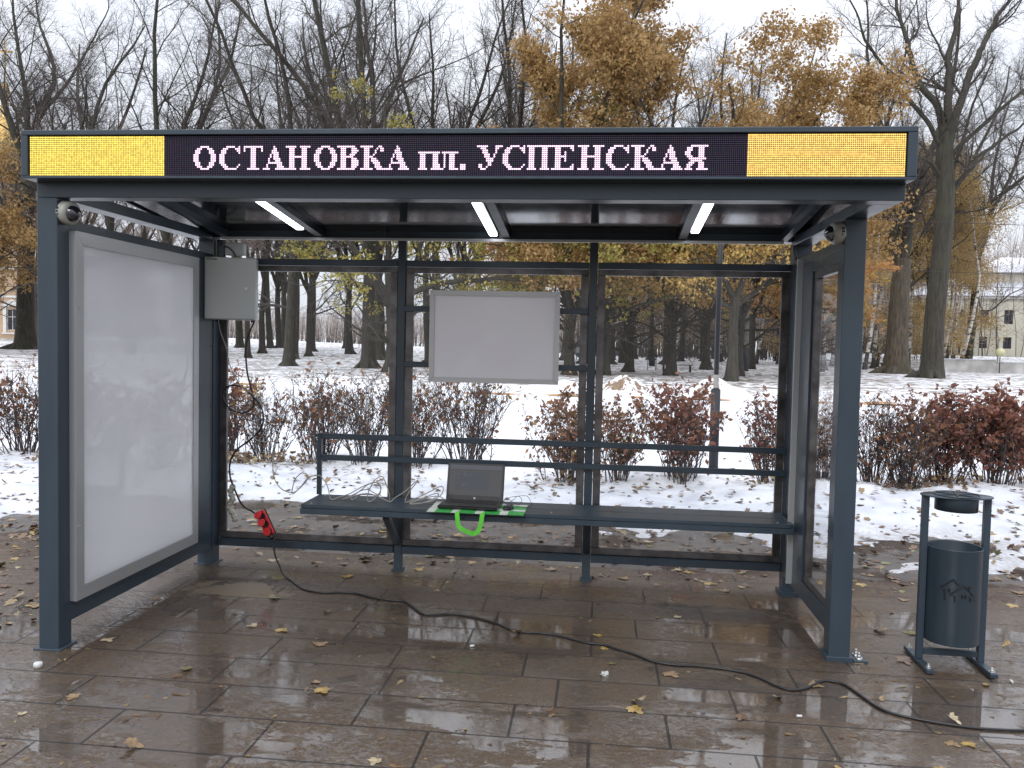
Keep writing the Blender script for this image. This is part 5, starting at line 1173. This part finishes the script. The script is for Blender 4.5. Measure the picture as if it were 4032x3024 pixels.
# ------------------------------------------------------------------ low white wall, terrace
cw = empty("low_wall", (29.3, 68, 0), 0, "long low pale concrete retaining wall on the right with weather stains", "wall")
g0 = gz(33, 68)
MB().box(0, 5.2, 0, .35, -.4, 1.05, .02).obj("wall_section", M['conc'], cw)
MB().box(5.205, 14, .02, .37, -.4, .88, .02).obj("wall_section", M['conc'], cw)
MB().box(-.05, 5.25, -.05, .40, 1.052, 1.12, .01).obj("coping", M['snow'], cw); MB().box(5.26, 14, -.03, .42, .882, .95, .01).obj("coping", M['snow'], cw)
st = empty("metal_staircase", (40.2, 73.5, gz(40.2, 73.5)), 0, "dark metal steps with railings at the right picture edge", "staircase")
for k in range(5): MB().box(.0, 1.8, k*.3, k*.3+.3, k*.17, k*.17+.16, .01).obj("step", M['dkm'], st)
for x in (0, .9, 1.8):
    b = MB().cyl((x, 0, 0), (x, 0, 2.6), .03, n=8)
    for k in range(4): b.cyl((x, 0, .7+k*.5), (x+.45, 0, .7+k*.5), .02, n=6)
    b.obj("railing", M['gpole'], st)
for i, (x, y) in enumerate(((35.7, 70.5), (38.2, 71), (34.4, 74))):
    t = empty("metal_post", (x, y, gz(x, y)), 0, ("bare grey metal post behind the low wall, left of the globe lamp's twin", "bare grey metal post right of the globe lamp", "grey metal post far behind the leaning birch")[i], "post", "grey posts behind the low wall")
    MB().cyl((0, 0, -.1), (0, 0, 2.7), .06, n=10).obj("shaft", M['gpole'], t); MB().lathe([(0, 2.76), (.075, 2.74), (.075, 2.69), (0, 2.69)], 10).obj("cap", M['gpole'], t)
gl = empty("globe_lamp", (34.4, 67.2, 0), 0, "cream globe lamp on a short post in front of the low wall", "garden lamp")
MB().cyl((0, 0, -.1), (0, 0, 1.35), .035, n=10).obj("post", M['dkm'], gl)
MB().lathe([(0, 1.36)]+[(.36*math.sin(a), 1.70-.34*math.cos(a)) for a in np.linspace(.25, math.pi-.01, 12)], 24).obj("globe", simple("cream_globe", (.62, .60, .36), .4), gl)

# ------------------------------------------------------------------ buildings
def wall_with_windows(root, name, W_, H_, wins, mat, fmat, thick=.4, arch=False):
    """wall in the local xz plane (front at y=0) with real openings; each window a part with frame and pane"""
    xs_ = sorted({0, W_} | {v for w_ in wins for v in (w_[0], w_[1])}); zs_ = sorted({-1.0, H_} | {v for w_ in wins for v in (w_[2], w_[3])})
    b = MB()
    for xa, xb in zip(xs_, xs_[1:]):
        run = None
        for za, zb in list(zip(zs_, zs_[1:]))+[(None, None)]:
            hole = za is None or any(w_[0] <= xa+1e-6 and xb <= w_[1]+1e-6 and w_[2] <= za+1e-6 and zb <= w_[3]+1e-6 for w_ in wins)
            if hole:
                if run: b.box(xa, xb, 0, thick, run[0], run[1], 0)
                run = None
            else: run = (run[0], zb) if run else (za, zb)
    wo = b.obj(name, mat, root)
    for x0, x1, z0, z1 in wins:
        f = MB(); cx_ = (x0+x1)/2; e = .07
        f.box(x0, x0+e, .10, .2, z0, z1, 0).box(x1-e, x1, .10, .2, z0, z1, 0).box(x0+e, x1-e, .10, .2, z0, z0+e, 0).box(x0+e, x1-e, .10, .2, z1-e, z1, 0).box(cx_-.03, cx_+.03, .12, .18, z0+e, z1-e, 0).box(x0+e, cx_-.03, .12, .18, z0+(z1-z0)*.62, z0+(z1-z0)*.62+.06, 0).box(cx_+.03, x1-e, .12, .18, z0+(z1-z0)*.62, z0+(z1-z0)*.62+.06, 0)
        wi = f.obj("window", fmat, root); MB().box(x0+.01, x1-.01, .205, .215, z0+.01, z1-.01, 0).obj("pane", WP, wi)
    return wo
WP = simple("window_glass", (.02, .025, .035), .08); cream = simple("cream_rendering", (.62, .60, .50), .85, var=.06, scale=.7); whitew = simple("white_trim", (.72, .72, .70), .7)
peach = simple("ochre_rendering", (.52, .37, .24), .85, var=.08, scale=.6); frw = simple("dark_window_frame", (.10, .09, .09), .6); gold = simple("gilding", (.55, .36, .12), .35, .7, var=.2, scale=3)
wx, wy = 46.5, 118; g = gz(wx+8, wy)-.2
wb = empty("white_building", (wx, wy, g), R(-4), "two-storey white building with a snowy roof behind the birches, right picture edge", "building")
wins = [(1.5+i*3.05, 2.55+i*3.05, 1.2, 2.9) for i in range(8)]+[(1.5+i*3.05, 2.65+i*3.05, 4.6, 6.5) for i in range(8)]
wall_with_windows(wb, "wall", 26, 8.0, wins, cream, frw)
b = MB()
for k in range(11): b.box(-.02, 26.02, -.035, -.001, .3+k*.36, .55+k*.36, .0) if k not in (3, 4, 5, 6) else [b.box(xa, xb, -.035, -.001, .3+k*.36, .55+k*.36, 0) for xa, xb in ((-.02, 1.4), *[(2.65+i*3.05, 4.45+i*3.05) for i in range(7)])]
b.obj("rusticated_bands", cream, wb)
MB().box(-.3, 26.3, -.5, .6, 8.0, 8.35, .02).obj("cornice", whitew, wb)
MB().box(.2, 25.8, .4, 12, -1, 7.98, 0).obj("inner_block", cream, wb)
me = bpy.data.meshes.new("roof"); me.from_pydata([(-.6, -.8, 8.36), (26.6, -.8, 8.36), (26.6, 13, 8.36), (-.6, 13, 8.36), (4.5, 6, 11.3), (22, 6, 11.3)], [], [(0, 1, 5, 4), (1, 2, 5), (2, 3, 4, 5), (3, 0, 4), (0, 3, 2, 1)])
me.materials.append(M['snow']); rf = link("roof", me, wb)
b = MB().box(9, 26, 4.5, 7.5, 10.4, 11.9, .02); b.obj("attic", cream, wb)
me = bpy.data.meshes.new("upper_roof"); me.from_pydata([(8.4, 3.6, 11.92), (26.4, 3.6, 11.92), (26.4, 8.4, 11.92), (8.4, 8.4, 11.92), (12, 6, 14.2), (24, 6, 14.2)], [], [(0, 1, 5, 4), (1, 2, 5), (2, 3, 4, 5), (3, 0, 4), (0, 3, 2, 1)])
me.materials.append(M['snow']); link("upper_roof", me, rf)

cx0, cy0 = -87.2, 100
ch = empty("church", (cx0, cy0, gz(cx0, cy0)-.2), R(8), "yellow church with white window surrounds and a gilded dome at the left picture edge", "church")
cw_ = [(2.2+i*4.6, 3.6+i*4.6, 1.6, 4.4) for i in range(5)]
wall_with_windows(ch, "wall", 24, 9.6, cw_, peach, whitew)
b = MB()
for x0, x1, z0, z1 in cw_:
    b.box(x0-.45, x0-.02, -.12, -.002, z0-.3, z1+.3, .02).box(x1+.02, x1+.45, -.12, -.002, z0-.3, z1+.3, .02).box(x0-.6, x1+.6, -.18, -.002, z1+.32, z1+.6, .02).box(x0-.6, x1+.6, -.16, -.002, z0-.55, z0-.32, .02)
    b.prism([(x0-.5, z1+.62), (x1+.5, z1+.62), ((x0+x1)/2, z1+1.35)], -.14, Matrix.Translation((0, -.005, 0)))
b.obj("window_surrounds", whitew, ch)
MB().box(-.1, 24.1, -.14, -.003, 5.9, 6.2, .02).obj("string_course", whitew, ch)
MB().box(-.2, 24.2, -.25, .6, .0, .5, .02).obj("plinth", M['conc'], ch)
MB().box(.1, 23.9, .4, 14, -1, 9.5, 0).obj("nave", peach, ch)
MB().box(-.4, 24.4, -.6, 14.4, 9.62, 10.1, .03).obj("cornice", whitew, ch)
MB().lathe([(3.6, 10.1), (3.6, 22), (4.0, 22.2), (4.0, 22.9), (3.5, 23)], 24, Matrix.Translation((7.5, 7, 0))).obj("drum", peach, ch)
dm = MB().lathe([(3.6, 23.0), (3.9, 24.0), (4.0, 25.2), (3.6, 27), (2.6, 28.8), (1.3, 30.2), (.55, 31.2), (.45, 34.5), (.7, 34.8), (.5, 35.6), (.12, 36.2), (.1, 42), (0, 42)], 28, Matrix.Translation((7.5, 7, 0))).obj("dome", gold, ch)
b = MB().box(6.4, 8.6, 6.93, 7.07, 40.2, 40.45, .02); b.obj("cross_bar", gold, dm)

# ------------------------------------------------------------------ people
def person(loc, rz, label, coat, legs, skin=(.45, .29, .21), hair=(.04, .03, .025), h=1.72, stride=.22, group=None, long=False):
    t = empty("person", loc, rz, label, "person", group); t.scale = (h/1.75,)*3
    J = [(0, 0, .95), (0, .01, 1.15), (0, .015, 1.38), (0, 0, 1.50), (0, -.02, 1.60), (0, -.03, 1.70),
         (-.09, 0, .90), (-.10, -stride*.5, .50), (-.10, stride*.05-stride*.55, .08), (-.10, -stride*.55-.15, .03),
         (.09, 0, .90), (.10, stride*.3, .50), (.10, stride*.95, .10), (.10, stride*.95-.13, .03),
         (-.19, .01, 1.40), (-.25, .05, 1.13), (-.24, -.06, .90), (-.24, -.09, .80), (.19, .01, 1.40), (.25, .01, 1.13), (.24, -.12, .92), (.24, -.16, .83)]
    E = [(0, 1), (1, 2), (2, 3), (3, 4), (4, 5), (0, 6), (6, 7), (7, 8), (8, 9), (0, 10), (10, 11), (11, 12), (12, 13), (2, 14), (14, 15), (15, 16), (16, 17), (2, 18), (18, 19), (19, 20), (20, 21)]
    Rd = [.15, .145, .16, .06, .09, .075, .09, .06, .045, .035, .09, .06, .045, .035, .07, .05, .04, .035, .07, .05, .04, .035]
    if long: Rd[0] = .19; Rd[6] = Rd[10] = .13; Rd[7] = Rd[11] = .10
    me = bpy.data.meshes.new("sk"); me.from_pydata(J, E, []); o = bpy.data.objects.new("sk", me); COL.objects.link(o)
    sm = o.modifiers.new("s", 'SKIN'); 
    for i, v in enumerate(me.skin_vertices[0].data if me.skin_vertices else []): v.radius = (Rd[i], Rd[i]*.8); v.use_root = i == 0
    if not me.skin_vertices: pass
    o.modifiers.new("u", 'SUBSURF').levels = 1
    m2 = bpy.data.meshes.new_from_object(o.evaluated_get(bpy.context.evaluated_depsgraph_get())); bpy.data.objects.remove(o)
    m2.name = "body"; m2.materials.clear()
    for nm, c in (("coat", coat), ("trousers", legs), ("skin", skin), ("shoes", (.02, .02, .02))): m2.materials.append(simple("person_"+nm, c, .8))
    for p in m2.polygons:
        z = p.center.z; hand = abs(p.center.x) > .2 and z < .88
        p.material_index = 3 if z < .10 else 2 if z > 1.50 or hand else 0 if (z > (.55 if long else .88)) else 1; p.use_smooth = True
    link("body", m2, t)
    q = MB().lathe([(0, 1.765), (.05, 1.755), (.085, 1.72), (.094, 1.66), (.085, 1.60), (.0, 1.60)], 16); bmesh.ops.translate(q.b, verts=q.b.verts, vec=(0, .012, 0)); q.obj("hair", simple("person_hair", hair, .7), t)
    return t
person((.85, 68.7, gz(.85, 68.7)), R(170), "pedestrian in a pale grey top and blue jeans walking in the snow between far trees", (.42, .43, .46), (.06, .09, .16), h=1.70, stride=.3)
PG = [((41.3, 96, 0), 20, "person in a long red coat in front of the white building", (.50, .03, .03), (.40, .03, .03), True),
      ((33.7, 92, 0), -60, "person in a grey jacket beside the cluster near the white building", (.22, .22, .25), (.04, .04, .05), False),
      ((35.6, 93, 0), 40, "person in a dark jacket and reddish scarf near the white building", (.09, .04, .05), (.03, .03, .04), False),
      ((37.2, 93, 0), 100, "person in black stooping near the white building", (.03, .03, .04), (.03, .03, .035), False),
      ((30.5, 90, 0), 10, "person in blue-grey clothes far behind the tall forked tree", (.12, .13, .18), (.04, .04, .06), False)]
for (x, y, _), rz, lb_, c, l, lg in PG: person((x, y, gz(x, y)), R(rz), lb_, c, l, stride=.12, long=lg, group="people by the white building")
kt = empty("grey_cart", (38.9, 94, gz(38.9, 94)), R(5), "dark grey upright cart on legs in front of the white building", "cart")
MB().box(-.85, .85, -.35, .35, .75, 1.25, .03).obj("cart_body", M['gpole'], kt); MB().box(-.65, .65, -.30, .38, 1.2505, 1.95, .03).obj("upper_case", M['gpole'], kt)
for x in (-.7, .7):
    for y in (-.28, .28): MB().cyl((x*1.15, y, -.05), (x, y, .76), .045, n=8).obj("leg", M['dkm'], kt)
